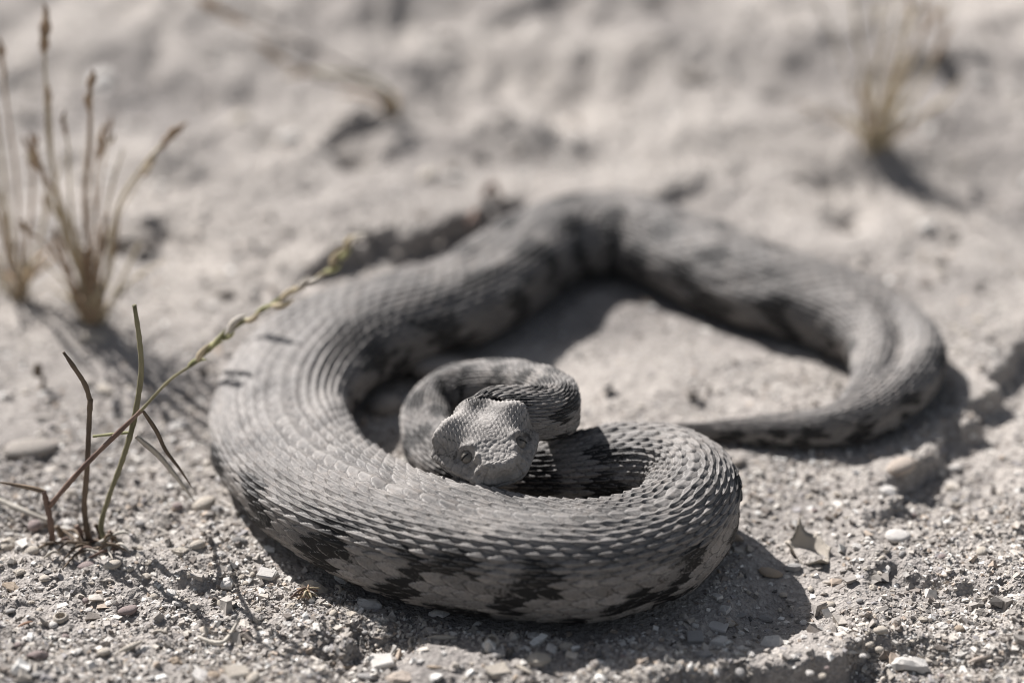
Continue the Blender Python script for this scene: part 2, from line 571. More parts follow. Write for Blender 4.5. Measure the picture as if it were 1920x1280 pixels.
def scales(q, v, keel, gap, over=1.55, halfw=0.61):
    """shingle relief of a staggered lattice; q runs to the tail, v across the rows.
    returns height 0..~1.4, rim/keel mark, one random number per scale, centre q and row"""
    best = np.zeros(q.shape); mark = np.full(q.shape, 0.0); rnd = np.full(q.shape, 0.5)
    cq = q.copy(); cr = np.round(v); seam = np.zeros(q.shape); best_a = np.zeros(q.shape)
    base_r = np.round(v)
    for dr in (-1, 0, 1):
        r = base_r + dr
        off = 0.5 * np.mod(r, 2)
        i0 = np.floor(q - off)
        for di in (0, -1):
            i = i0 + di
            jq = (_hash(i + 700, r + 31, 5) - 0.5) * 0.10
            a = (q - off - i - jq) / over
            b = v - r - (_hash(i + 410, r + 90, 6) - 0.5) * 0.10
            w = leaf(a) * halfw * gap
            ins = (np.abs(b) < w) & (a >= 0) & (a <= 1)
            e = np.clip(np.abs(b) / np.maximum(w, 1e-4), 0, 1)
            tilt = (_hash(i + 300, r + 77, 8) - 0.5)
            h = 0.04 + 0.96 * a ** 1.15 + 0.2 * tilt * b
            h = h * (1 - 0.30 * e ** 2.2)
            kk = np.exp(-(b / 0.075) ** 2) * smooth(0.05, 0.3, a) * (1 - smooth(0.92, 1.0, a))
            h = h + 0.36 * keel * kk
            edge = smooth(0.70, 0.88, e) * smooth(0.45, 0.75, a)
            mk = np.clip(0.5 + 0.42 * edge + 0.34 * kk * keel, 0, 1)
            wide = (np.abs(b) < leaf(a / 1.07) * halfw * gap * 1.13) & (a > 0.42) & (a <= 1.07) & ~ins
            seam = np.where(wide, np.maximum(seam, a), seam)
            h = np.where(ins, h, 0)
            up = h > best
            best_a = np.where(up, a, best_a); best = np.where(up, h, best); mark = np.where(up, mk, mark)
            rnd = np.where(up, _hash(i + 1000, r + 500, 2), rnd)
            cq = np.where(up, i + off + 0.9, cq); cr = np.where(up, r, cr)
    mark = np.where((seam > 0) & (seam > best_a), np.minimum(mark, 0.12), mark)
    return best, mark, rnd, cq, cr

def normals_of(P):
    """normals of a ring grid (rings, around)"""
    du = np.gradient(P, axis=0)
    dv = np.roll(P, -1, 1) - np.roll(P, 1, 1)
    n = np.cross(dv, du)
    n /= np.maximum(np.linalg.norm(n, axis=2, keepdims=True), 1e-12)
    return n

def worley(X, Y, Z, cell, seed):
    """nearest and second nearest distance to jittered points, in cells; and an id per cell"""
    x = X / cell; y = Y / cell; z = Z / cell
    ix, iy, iz = np.floor(x), np.floor(y), np.floor(z)
    f1 = np.full(x.shape, 9.0); f2 = np.full(x.shape, 9.0); idd = np.zeros(x.shape)
    for a in (-1, 0, 1):
        for b in (-1, 0, 1):
            for c in (-1, 0, 1):
                jx, jy, jz = ix + a, iy + b, iz + c
                k = jx * 131 + jz * 7919 + 4000
                px_ = jx + 0.5 + (_hash(k, jy, seed) - 0.5) * 0.8
                py_ = jy + 0.5 + (_hash(k, jy, seed + 1) - 0.5) * 0.8
                pz_ = jz + 0.5 + (_hash(k, jy, seed + 2) - 0.5) * 0.8
                d = np.sqrt((x - px_) ** 2 + (y - py_) ** 2 + (z - pz_) ** 2)
                idd = np.where(d < f1, _hash(k, jy, seed + 3), idd)
                f2 = np.where(d < f1, f1, np.minimum(f2, d)); f1 = np.minimum(f1, d)
    return f1, f2, idd

def build_snake():
    D = DENSE
    s = np.r_[0, np.cumsum(np.linalg.norm(np.diff(D[:, :3], axis=0), axis=1))]
    girth = np.sqrt(D[:, 3] * D[:, 4])
    Lsc = 0.0051 * np.clip(girth / 0.031, 0.30, 1.0) ** 0.75      # length of one scale
    u = np.r_[0, np.cumsum(np.diff(s) / ((Lsc[1:] + Lsc[:-1]) / 2))]
    nr = int(u[-1] * 12.5)
    uu = np.linspace(0, u[-1], nr)
    C = np.stack([np.interp(uu, u, D[:, i]) for i in range(5)], 1)
    L = np.interp(uu, u, Lsc)
    ss = np.interp(uu, u, s)
    cen = C[:, :3]
    T = np.gradient(cen, axis=0)
    T /= np.linalg.norm(T, axis=1, keepdims=True)
    # the back stays up; near the nape it turns into the head's own up axis
    up = np.tile(np.array([0, 0, 1.0]), (nr, 1))
    wn_ = smooth(ss[-1] - 0.012, ss[-1], ss)[:, None]
    up = up * (1 - wn_) + HN * wn_
    T = T * (1 - wn_ * 0.999) + HT * wn_ * 0.999
    T /= np.linalg.norm(T, axis=1, keepdims=True)
    Bv = np.cross(T, up); Bv /= np.linalg.norm(Bv, axis=1, keepdims=True)
    Nv = np.cross(Bv, T)
    W = C[:, 3] * 0.5; H = C[:, 4] * 0.5
    sn, cs = np.sin(TH), np.cos(TH)
    thick = smooth(0.016, 0.027, np.sqrt(C[:, 3] * C[:, 4]))[:, None] * smooth(560, 800, project(cen)[:, 1])[:, None]
    sx = np.sign(sn)[None] * np.abs(sn)[None] ** (0.88 - 0.13 * thick)
    sz = np.where(cs[None] > 0, np.abs(cs)[None] ** (0.96 - 0.16 * thick), -np.abs(cs)[None] ** 0.70)
    P = cen[:, None, :] + Bv[:, None, :] * (W[:, None] * sx)[..., None] + Nv[:, None, :] * (H[:, None] * sz)[..., None]
    U = np.repeat(uu[:, None], NTH, 1); A = np.repeat(TH[None], nr, 0)
    Sg = np.repeat(ss[:, None], NTH, 1)
    # loose folds and swellings of the flank
    X_, Y_ = U * 0.22, A * 1.3
    swell = fbm(X_, Y_ + 40, 61, 3) * 0.0022
    n0 = normals_of(P)
    gfac = np.clip(girth_i(C) / 0.030, 0.2, 1.1)[:, None]
    # crease along the back at the bend before the tail
    ux = uu
    pxs = project(cen)
    bend = np.exp(-((pxs[:, 0] - 1690) / 75) ** 2 - ((pxs[:, 1] - 670) / 70) ** 2) * (ss < 0.33 * ss[-1])
    crease = bend[:, None] * (np.exp(-((A - 0.05) / 0.22) ** 2) * -0.0032 + np.exp(-((np.abs(A - 0.05) - 0.6) / 0.35) ** 2) * 0.0012)
    # folds where the skin gathers inside the left bend: lengthwise furrows
    side = 1.0
    fold = np.exp(-((pxs[:, 0] - 580) / 110) ** 2 - ((pxs[:, 1] - 690) / 100) ** 2)
    inner = np.exp(-((A - FOLD_SIGN * 0.62) / 0.38) ** 2) * fold[:, None]
    P = P + n0 * ((swell * gfac + crease)[..., None])
    rows = 31
    v = A / math.radians(124) * (rows / 2)
    q = -U
    vn = v * 27 / rows                      # row number on a 27-row snake, for the pattern
    belly = smooth(rows / 2 - 0.3, rows / 2 + 0.2, np.abs(v))
    flank = smooth(7.2, 9.6, np.abs(vn))
    nkm = smooth(ss[-1] - 0.20, ss[-1] - 0.13, ss)[:, None]
    gap = 0.96 - 0.36 * inner - 0.13 * nkm
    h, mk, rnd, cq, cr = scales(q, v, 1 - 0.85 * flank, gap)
    stretch = np.exp(-((pxs[:, 0] - 500) / 140) ** 2 - ((pxs[:, 1] - 720) / 130) ** 2)
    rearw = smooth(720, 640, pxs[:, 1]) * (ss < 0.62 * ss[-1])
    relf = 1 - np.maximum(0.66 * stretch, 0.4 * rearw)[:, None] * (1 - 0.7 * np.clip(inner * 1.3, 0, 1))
    amp = relf * 0.00092 * np.clip(L / 0.0051, 0.3, 1)[:, None]
    hd = h * amp * (1 - 0.55 * flank)
    # broad plates across the belly
    fb = np.mod(q, 1.0)
    hbel = (0.25 + 0.75 * fb) * amp * 0.6
    hd = hd * (1 - belly) + hbel * belly
    mk = np.where(belly > 0.5, np.where(fb > 0.93, 0.2, 0.52), mk)
    rnd = np.where(belly > 0.5, 0.9, rnd)
    cq = np.where(belly > 0.5, np.floor(q) + 0.5, cq); cr = np.where(belly > 0.5, np.sign(v) * 16, cr)
    # furrows between the rows where the skin gathers
    hd = hd - inner * 0.0009 * (1 - np.exp(-(np.abs(v - np.round(v)) / 0.25) ** 2)) 
    n1 = normals_of(P)
    P = P + n1 * hd[..., None]
    # ---- blotches
    dark = blotches(0.9 * -cq + 0.1 * U, (0.9 * cr + 0.1 * v) * 27 / rows, uu[-1], pxs, uu, U)
    dark = np.where(h + belly < 0.02, 0.3, dark)
    R_ = np.clip(dark, 0, 1)
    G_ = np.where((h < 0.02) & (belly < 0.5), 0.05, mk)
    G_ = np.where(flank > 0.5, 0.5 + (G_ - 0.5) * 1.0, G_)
    dust = 0.40 * stretch[:, None] * (1 - smooth(6, 10, np.abs(vn))) + 0.35 * bend[:, None] + 0.06 * (1 - flank)
    dust = (dust + 0.25 * fbm(U * 0.3, A * 2, 64, 3)) * (1 - 0.85 * flank) * (1 - 0.8 * np.clip(R_, 0, 1))
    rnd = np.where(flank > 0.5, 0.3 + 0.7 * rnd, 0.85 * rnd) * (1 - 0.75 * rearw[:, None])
    G_ = np.where((inner > 0.22) & (np.abs(v - np.round(v)) > 0.36), 0.1, G_)
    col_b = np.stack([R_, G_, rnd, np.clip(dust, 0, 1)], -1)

    # ---- the head goes on from the last ring
    nh = 236
    # rings crowd towards the snout
    tt = np.linspace(0, 1, nh + 1)[1:]
    t = np.where(tt < 0.72, tt / 0.72 * 0.90, 0.90 + 0.10 * np.sin((tt - 0.72) / 0.28 * math.pi / 2))
    mm = 0.001
    kt = [0, .06, .14, .22, .30, .40, .52, .64, .74, .84, .92, 1.0]
    half = W[-1] / mm
    hw = np.interp(t, kt, [half, half * 1.02, 7.8, 11.0, 12.9, 13.3, 12.2, 11.0, 9.6, 7.9, 6.8, 5.7])
    ht = np.interp(t, kt, [H[-1] / mm, 5.5, 5.4, 5.4, 5.3, 5.2, 5.1, 5.0, 4.6, 4.0, 3.5, 2.9])
    hb = np.interp(t, kt, [H[-1] / mm, 5.7, 6.0, 6.6, 7.0, 7.0, 6.6, 6.1, 5.8, 5.5, 5.3, 5.0])
    def sm(a, w=15):
        k = np.hanning(w); k /= k.sum()
        return np.convolve(np.r_[np.repeat(a[0], w // 2), a, np.repeat(a[-1], w // 2)], k, 'valid')
    hw, ht, hb = sm(hw), sm(ht), sm(hb)
    cap = np.where(t < 0.90, 1.0, np.clip(1 - ((t - 0.90) / 0.10) ** 2.6, 0, 1) ** (1 / 2.4))
    capz = np.where(t < 0.90, 1.0, np.clip(1 - ((t - 0.90) / 0.10) ** 4.5, 0, 1) ** (1 / 3.4))
    sharp = smooth(0.02, 0.3, t)[:, None]
    ex = 0.88 * (1 - sharp) + 0.66 * sharp
    ez = 0.96 * (1 - sharp) + 0.56 * sharp
    ezb = 0.70 * (1 - sharp) + 0.62 * sharp
    asn, acs = np.abs(sn)[None], np.abs(cs)[None]
    x = np.sign(sn)[None] * asn ** ex * (hw * cap)[:, None]
    z = np.where(cs[None] > 0, acs ** ez * (ht * capz)[:, None], -acs ** ezb * (hb * capz)[:, None])
    y = np.repeat((t * HEAD_L / mm)[:, None], NTH, 1)
    LY = HEAD_L / mm
    tq = y / LY
    # cheeks slope: the crown is narrower than the jaws
    x = x * (1 - (0.36 + 0.10 * smooth(.7, .95, tq)) * smooth(-3.0, 4.6, z) * smooth(.28, .55, tq))
    ax = np.abs(x)
    def g(cx, ct, cz, rx, rt, rz):
        return np.exp(-((ax - cx) / rx) ** 2 - ((tq - ct) / rt) ** 2 - ((z - cz) / rz) ** 2)
    topm = smooth(1.0, 3.5, z)
    dz = np.zeros_like(x)
    dz += 1.3 * g(8.6, .25, 4.5, 4.0, .12, 5)                  # swollen temples
    dz -= 1.2 * np.exp(-(ax / 3.8) ** 2) * np.exp(-((tq - .20) / .16) ** 2) * topm      # dip at the nape
    dz -= 0.6 * np.exp(-(ax / 3.6) ** 2) * np.exp(-((tq - .72) / .18) ** 2) * topm      # hollow between the brows
    dz += 0.4 * g(5.0, .655, 5.2, 1.6, .085, 2.2)              # brow ridge
    can = 4.9 - (tq - .76) * 6
    dz += 0.8 * np.exp(-((ax - can) / 1.1) ** 2) * smooth(.72, .8, tq) * (1 - smooth(.95, .985, tq)) * smooth(1, 2.6, z)   # ridge from brow to snout
    nrm_d = np.zeros_like(x)
    sidem = smooth(3.8, 5.2, ax)
    de = np.sqrt(((tq - .69) * LY) ** 2 + ((z - 2.1) * 1.05) ** 2) * 1.18
    nrm_d -= 1.15 * np.exp(-(de / 2.2) ** 4) * sidem                      # eye socket
    nrm_d += 0.28 * np.exp(-((de - 2.8) / 0.7) ** 2) * sidem * (0.3 + 0.9 * smooth(1.8, 4, z))     # lids, heavier above
    nrm_d -= 0.8 * g(7.0, .83, 1.6, 2.6, .035, 1.7)            # pit before the eye
    nrm_d += 0.7 * g(6.6, .905, 1.2, 2.4, .045, 1.9)
    nrm_d -= 1.3 * g(6.4, .925, 0.9, 1.3, .016, 0.8)           # nostril
    lip = -2.9 - 0.6 * smooth(.5, .3, tq)
    jawm = smooth(.26, .36, tq)
    nrm_d -= 0.8 * np.exp(-((z - lip) / 0.26) ** 2) * jawm      # mouth line
    nrm_d += 0.55 * np.exp(-((z - lip - 1.2) / 0.9) ** 2) * jawm
    nrm_d += 0.30 * np.exp(-((z - lip + 1.0) / 0.8) ** 2) * jawm
    z = z + dz
    # relief of the small scales
    f1, f2, wid = worley(x, y * 0.8, z, 0.85, 71)
    gran = np.clip(1 - (f1 / 0.72) ** 2, 0, 1) ** 0.8
    fl1, fl2, wl = worley(x, y, z * 0.8, 1.75, 83)
    big = np.clip((fl2 - fl1) * 3.0, 0, 1) ** 0.5
    vv = x / 0.86; qq = -y / 1.5
    hk, mkk, rk, _, _ = scales(qq, vv, np.ones_like(x) * 0.9, np.ones_like(x))
    topback = topm * (1 - smooth(.56, .70, tq)) * (1 - smooth(9, 12, np.abs(x)))
    lipz = np.exp(-((z - lip - 0.4) / 1.7) ** 4) * jawm
    front = smooth(.955, .985, tq) * smooth(lip, lip + 0.5, z) * (1 - smooth(3.4, 4.6, ax))     # single plate over the snout
    rimz = smooth(.90, .93, tq) * (1 - smooth(.965, .985, tq)) * topm                      # bead row along the snout rim
    bead = np.clip(1 - (np.mod(x + 0.3, 1.75) / 0.875 - 1) ** 2, 0, 1) ** 0.6
    cheek = smooth(5.5, 7.5, ax) * (1 - smooth(2.2, 3.6, z)) * smooth(.22, .34, tq)
    lipz = np.maximum(lipz, cheek * 0.85)
    relief = topback * hk * 0.40 + (1 - topback) * ((1 - lipz) * gran * 0.20 + lipz * big * 0.26)
    relief = relief * (1 - front) + front * 0.35
    relief = relief + rimz * big * 0.30
    relief = relief - 0.5 * np.exp(-((ax - 3.6 - 0.35 * np.clip(1.5 - z, 0, 5)) / 0.3) ** 2) * smooth(.955, .98, tq) * smooth(lip, lip + .5, z)
    rough = fbm(x * 1.2 + z * .7, y * 1.2, 91, 3) * 0.07
    fade = smooth(0.0, 0.12, t)[:, None]
    Pl = HB + mm * (HBI * x[..., None] + HT * y[..., None] + HN * z[..., None])
    nl = normals_of(np.concatenate([P[-1:], Pl], 0))[1:]
    taper = (1 - smooth(0.996, 1.0, t))[:, None]
    global EYES
    EYES = []
    for sgn in (-1, 1):
        cost = ((x * sgn - 7.0) / 3) ** 2 + ((tq - .69) / .01) ** 2 + ((z - 2.1) / .5) ** 2
        k = np.unravel_index(np.argmin(cost), cost.shape)
        EYES.append((sgn, Pl[k].copy(), nl[k].copy()))
    Pl = Pl + nl * (mm * ((nrm_d + relief + rough) * fade * (0.15 + 0.85 * taper)))[..., None]
    # neck relief carries over the first rings
    hc, mc, rc, _, _ = scales(np.repeat(q[-1:], nh, 0) - (t * HEAD_L / L[-1])[:, None], np.repeat(v[-1:], nh, 0), np.ones_like(x), np.ones_like(x))
    Pl = Pl + nl * (hc * amp[-1] * (1 - fade))[..., None]
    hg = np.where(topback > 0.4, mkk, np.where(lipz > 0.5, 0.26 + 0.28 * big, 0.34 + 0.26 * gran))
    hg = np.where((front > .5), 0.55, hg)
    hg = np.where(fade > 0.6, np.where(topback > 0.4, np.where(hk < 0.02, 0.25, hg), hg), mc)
    hr = np.where(topback > 0.4, rk, wid)
    ddark = 0.30 * g(11, .58, 1.5, 3, .09, 2.0) + 0.26 * g(11, .45, -0.5, 3.5, .16, 3)
    ddark += 0.85 * np.exp(-(ax / 3.0) ** 2) * np.exp(-((tq - .05) / .07) ** 2) * topm
    ddark += 0.62 * g(4.9, .68, 6.2, 1.4, .045, 2.0) + 0.5 * g(7.4, .925, 0.4, 1.0, .018, 0.8)
    ddark += 0.22 * np.exp(-((de - 2.6) / 0.7) ** 2) * sidem + 0.55 * np.exp(-((z - lip) / 0.4) ** 2) * jawm * (1 - front)
    ddark += 0.10 * cheek * (1 - big) + 0.04 * cheek
    col_h = np.stack([np.clip(ddark, 0, 1), np.clip(hg, 0, 1), np.clip(hr * 0.5 + 0.6, 0, 1), np.clip(fade * (0.52 + 0.42 * topm), 0, 1) * (1 - 0.85 * np.clip(ddark, 0, 1)) * np.ones_like(x) * (1 - 0.5 * cheek) * np.where(hg < .3, .08, 1)], -1)

    ALL = np.concatenate([P, Pl], 0); CALL = np.concatenate([col_b, col_h], 0)
    n = len(ALL)
    tip0 = P[0].mean(0); tip1 = Pl[-1].mean(0)
    verts = np.vstack([ALL.reshape(-1, 3), tip0, tip1])
    cols = np.vstack([CALL.reshape(-1, 4), [[0, .5, .5, 1]], [[0, .5, .6, 1]]])
    ii = np.arange(n * NTH).reshape(n, NTH); jn = np.roll(ii, -1, 1)
    quads = np.stack([ii[:-1], jn[:-1], jn[1:], ii[1:]], -1).reshape(-1, 4)
    c0 = n * NTH
    t0 = np.stack([np.full(NTH, c0), jn[0], ii[0]], 1); t1 = np.stack([np.full(NTH, c0 + 1), ii[-1], jn[-1]], 1)
    return verts, quads, np.vstack([t0, t1]), cols

def girth_i(C):
    return np.sqrt(C[:, 3] * C[:, 4])

def project(p):
    d = p - CAM
    w = d @ FWD
    return np.stack([960 + FPX * (d @ RGT) / w, 640 - FPX * (d @ UPV) / w], 1)

FOLD_SIGN = -1.0
def blotches(qu, row, umax, pxs, uu, U):
    """pigment of a scale from its place along (qu) and round (row) the body"""
    ar = np.abs(row); sg = np.where(row >= 0, 1.0, -1.0)
    X = np.interp(qu.ravel(), uu, pxs[:, 0]).reshape(qu.shape)
    Y = np.interp(qu.ravel(), uu, pxs[:, 1]).reshape(qu.shape)
    n = fbm(qu * 0.55, row * 0.42, 11, 3)
    n2 = fbm(qu * 0.16 + 9, sg * 3 + 0 * row, 15, 2)
    ph = qu / 5.0 + n2 * 0.5 + 0.23 * sg
    # big flank spots, a second row lower down, and small marks by the belly
    f1 = np.cos(2 * math.pi * ph); f2 = np.cos(2 * math.pi * (ph + 0.22)); f3 = np.cos(2 * math.pi * (qu / 2.7 + 0.4 * sg + n2))
    d = np.exp(-((ar - 7.8) / 1.9) ** 4) * smooth(0.12, 0.5, f1 + n * 1.9)
    d = np.maximum(d, np.exp(-((ar - 11.2) / 1.5) ** 4) * smooth(0.30, 0.7, f2 + n * 2.1))
    d = np.maximum(d, np.exp(-((ar - 13.2) / 0.9) ** 2) * smooth(-0.1, 0.5, f3 + n * 1.0) * 0.95)
    # bars over the back, strong on the neck and far body, faint under the dust of the left bend
    fb = np.cos(2 * math.pi * (qu / 5.0 + 0.22 * sg))
    neck = smooth(umax - 62, umax - 46, qu)
    rear = np.exp(-((X - 1150) / 330) ** 4) * (Y < 620)
    bar = np.exp(-((ar - 3.2) / (1.9 + 0.5 * neck)) ** 2) * smooth(-0.2, 0.5, fb + n * 1.1)
    d = np.maximum(d, bar * (0.06 + 1.1 * neck + 1.0 * rear))
    d = np.maximum(d, np.exp(-(ar / 1.0) ** 2) * smooth(0.3, 0.9, -fb + n) * 0.35 * (neck + rear))
    dusty = np.exp(-((X - 500) / 130) ** 2 - ((Y - 740) / 110) ** 2) + np.exp(-((X - 1620) / 120) ** 2 - ((Y - 610) / 60) ** 2)
    dusty = np.clip(dusty, 0, 1) * (1 - smooth(7.5, 10, ar) * 0.7)
    d = d * (1 - 0.85 * dusty)
    d = d * 1.35 + n * 0.16
    return d

sv, sq, st_, scol = build_snake()
snake = empty('viper', (float(CP[28][0]), float(CP[28][1]), 0.0))
tag(snake, 'grey keel-scaled viper with dark flank blotches lying coiled on the sand', 'snake')
off = np.array(snake.location)
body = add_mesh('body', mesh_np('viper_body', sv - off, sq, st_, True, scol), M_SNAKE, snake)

# eyes
def mat_eye():
    m, nt, b = new_mat('viper_iris')
    c = obj_coords(nt)
    n = noise(nt, 1400, 4, 0.6, c)
    r = ramp(nt, n.outputs['Fac'], [(0.3, (0.075, 0.068, 0.058)), (0.7, (0.20, 0.18, 0.155))]).outputs[0]
    nt.links.new(r, b.inputs['Base Color'])
    b.inputs['Roughness'].default_value = 0.32
    return m
M_IRIS = mat_eye()
M_BLACK = mat_mineral('pupil_black', (0.012, 0.012, 0.012), 0.2, 0.1)

def uv_sphere(r, sx=1, sy=1, sz=1, nu=20, nv=14):
    bm = bmesh.new()
    bmesh.ops.create_uvsphere(bm, u_segments=nu, v_segments=nv, radius=r)
    for v in bm.verts:
        v.co = Vector((v.co.x * sx, v.co.y * sy, v.co.z * sz))
    return bm

def bm_mesh(bm, name, smooth_shade=True):
    me = bpy.data.meshes.new(name)
    bm.to_mesh(me); bm.free()
    for p in me.polygons: p.use_smooth = smooth_shade
    return me

eye_me = bm_mesh(uv_sphere(0.0020), 'eye')
eye_me.materials.append(M_IRIS)
pup_me = bm_mesh(uv_sphere(0.0016, 0.24, 0.20, 0.85), 'pupil')
pup_me.materials.append(M_BLACK)
for sgn, pe, ne in EYES:
    e = add_mesh('eye', eye_me, None, snake, pe - ne * 0.0018 - off)
    xa = Vector(ne); ya = (Vector(HT) - xa * xa.dot(Vector(HT))).normalized(); za = xa.cross(ya)
    if za.dot(Vector(HN)) < 0: ya, za = -ya, -za
    e.rotation_euler = Matrix((xa, ya, za)).transposed().to_euler()
    p = add_mesh('pupil', pup_me, None, e)
    p.location = (0.00172, 0, 0)
# ---------------------------------------------------------------- loose grit
rng = np.random.default_rng(7)
FOOT = np.array([p for p in DENSE[::14] if p[2] - p[4] * 0.5 < 0.006])

def snake_gap(X, Y):
    """distance on the ground to the edge of the snake"""
    best = np.full(np.shape(X), 1e9)
    for p in FOOT:
        best = np.minimum(best, np.hypot(X - p[0], Y - p[1]) - p[3] * 0.5)
    return best

CHIP_COL = np.array([[.30, .275, .25], [.40, .365, .33], [.52, .475, .42], [.66, .625, .575], [.76, .74, .70], [.24, .21, .185], [.13, .125, .12], [.45, .37, .30], [.34, .32, .315]])
CHIP_W = np.array([.18, .22, .18, .14, .07, .07, .03, .05, .06]); CHIP_W = CHIP_W / CHIP_W.sum()
def rot_mats(n, flat):
    yaw = rng.uniform(0, 2 * math.pi, n); tilt = np.where(flat, rng.normal(0, 0.22, n), rng.uniform(0, math.pi, n)); az = rng.uniform(0, 2 * math.pi, n)
    def rz(a):
        m = np.zeros((n, 3, 3)); m[:, 0, 0] = np.cos(a); m[:, 0, 1] = -np.sin(a); m[:, 1, 0] = np.sin(a); m[:, 1, 1] = np.cos(a); m[:, 2, 2] = 1
        return m
    rx = np.zeros((n, 3, 3)); rx[:, 0, 0] = 1; rx[:, 1, 1] = np.cos(tilt); rx[:, 1, 2] = -np.sin(tilt); rx[:, 2, 1] = np.sin(tilt); rx[:, 2, 2] = np.cos(tilt)
    return rz(az) @ rx @ rz(yaw)

def grit(n, name, label, med, sig, ylo, yscale, seed_dens):
    y = ylo + rng.exponential(yscale, n)
    y = y[y < 0.40]; n = len(y)
    half = (y - CAM[1]) * 0.18 / math.cos(PITCH) * 1.1 + 0.02
    x = rng.uniform(-1, 1, n) * half
    keep = rng.uniform(0, 1, n) < np.clip((0.55 + 1.5 * fbm(x * 45, y * 45, seed_dens, 3)) * (1 - 0.65 * np.exp(-((x - onz(1250, 690)[0]) / 0.052) ** 4 - ((y - onz(1250, 690)[1]) / 0.05) ** 4)), 0.04, 1)
    gap = snake_gap(x, y)
    keep &= gap > -0.004
    x, y = x[keep], y[keep]; n = len(x)
    size = np.exp(rng.normal(math.log(med), sig, n)) * 0.5
    flat = rng.uniform(0, 1, n) < 0.65
    sc = np.stack([size * rng.uniform(0.8, 1.5, n), size * rng.uniform(0.6, 1.0, n), size * np.where(flat, rng.uniform(0.18, 0.4, n), rng.uniform(0.5, 0.8, n))], 1)
    cube = np.array([[a, b, c] for c in (-1, 1) for b in (-1, 1) for a in (-1, 1)], float)
    V = cube[None] * np.array([1, 1, 1.0]) + rng.normal(0, 0.30, (n, 8, 3))
    V[:, 4:, :2] *= rng.uniform(0.35, 0.95, (n, 1, 1))
    V = V * sc[:, None, :]
    V = np.einsum('nij,nkj->nki', rot_mats(n, flat), V)
    z = ground_at(x, y) + np.abs(sc[:, 2]) * rng.uniform(-0.1, 0.8, n)
    V += np.stack([x, y, z], 1)[:, None, :]
    f = np.array([[0, 2, 3, 1], [4, 5, 7, 6], [0, 1, 5, 4], [2, 6, 7, 3], [0, 4, 6, 2], [1, 3, 7, 5]])
    F = (np.arange(n) * 8)[:, None, None] + f[None]
    pal = rng.choice(len(CHIP_COL), n, p=CHIP_W)
    c = CHIP_COL[pal] * rng.uniform(0.82, 1.15, (n, 1))
    col = np.repeat(np.concatenate([c, np.ones((n, 1))], 1), 8, 0)
    o = add_mesh(name, mesh_np(name, V.reshape(-1, 3), F.reshape(-1, 4), None, False, col), M_CHIP)
    return tag(o, label, 'gravel', kind='stuff')
grit(95000, 'shell_grit', 'fine pale grit of crushed shell over the sand', 0.00066, 0.40, -0.172, 0.085, 51)
grit(5000, 'coarse_grit', 'coarser chips of stone and shell in the sand', 0.0013, 0.40, -0.172, 0.13, 57)

# ---------------------------------------------------------------- stones and shell pieces
MIN = dict(
    white=mat_mineral('shell_white', (0.72, 0.69, 0.65), 0.5, 0.14, 320),
    cream=mat_mineral('shell_cream', (0.60, 0.54, 0.46), 0.55, 0.2, 300),
    tan=mat_mineral('shell_tan', (0.47, 0.38, 0.29), 0.6, 0.25, 260),
    beige=mat_mineral('shell_beige', (0.56, 0.48, 0.41), 0.5, 0.15, 200),
    grey=mat_mineral('stone_grey', (0.40, 0.385, 0.37), 0.75, 0.22, 350),
    dark=mat_mineral('stone_dark', (0.16, 0.145, 0.135), 0.75, 0.3, 350),
    mauve=mat_mineral('stone_mauve', (0.34, 0.275, 0.26), 0.7, 0.2, 260),
    rust=mat_mineral('shell_rust', (0.42, 0.25, 0.17), 0.6, 0.25, 300),
    stone=mat_mineral('stone_pale', (0.44, 0.40, 0.36), 0.85, 0.25, 150, 0.0008),
)

def flake_me(seed, aspect=0.62, thick=0.13, curve=0.25, jag=0.22, n=9):
    """broken piece of shell: bent irregular plate, length about 1"""
    r = random.Random(seed)
    bm = bmesh.new()
    ang = sorted((k + r.uniform(-0.3, 0.3)) / n * 2 * math.pi for k in range(n))
    out = [(0.5 * math.cos(a) * (1 + r.uniform(-jag, jag)), 0.5 * aspect * math.sin(a) * (1 + r.uniform(-jag, jag))) for a in ang]
    def zz(x, y): return -curve * (1.6 * x * x + 2.2 * y * y) + 0.06 * r.uniform(-1, 1)
    rings = []
    for f, dz in ((1.0, 0.0), (0.93, thick), (0.5, thick * 1.25)):
        rings.append([bm.verts.new((x * f, y * f, zz(x * f, y * f) + dz)) for x, y in out])
    low = [bm.verts.new((x * 0.9, y * 0.9, zz(x * 0.9, y * 0.9) - 0.03)) for x, y in out]
    c = bm.verts.new((0, 0, thick * 1.3))
    cl = bm.verts.new((0, 0, -0.05))
    for k in range(n):
        j = (k + 1) % n
        for a, b in ((rings[0], rings[1]), (rings[1], rings[2]), (low, rings[0])):
            bm.faces.new((a[k], a[j], b[j], b[k]))
        bm.faces.new((rings[2][k], rings[2][j], c)); bm.faces.new((low[j], low[k], cl))
    bmesh.ops.recalc_face_normals(bm, faces=bm.faces)
    return bm

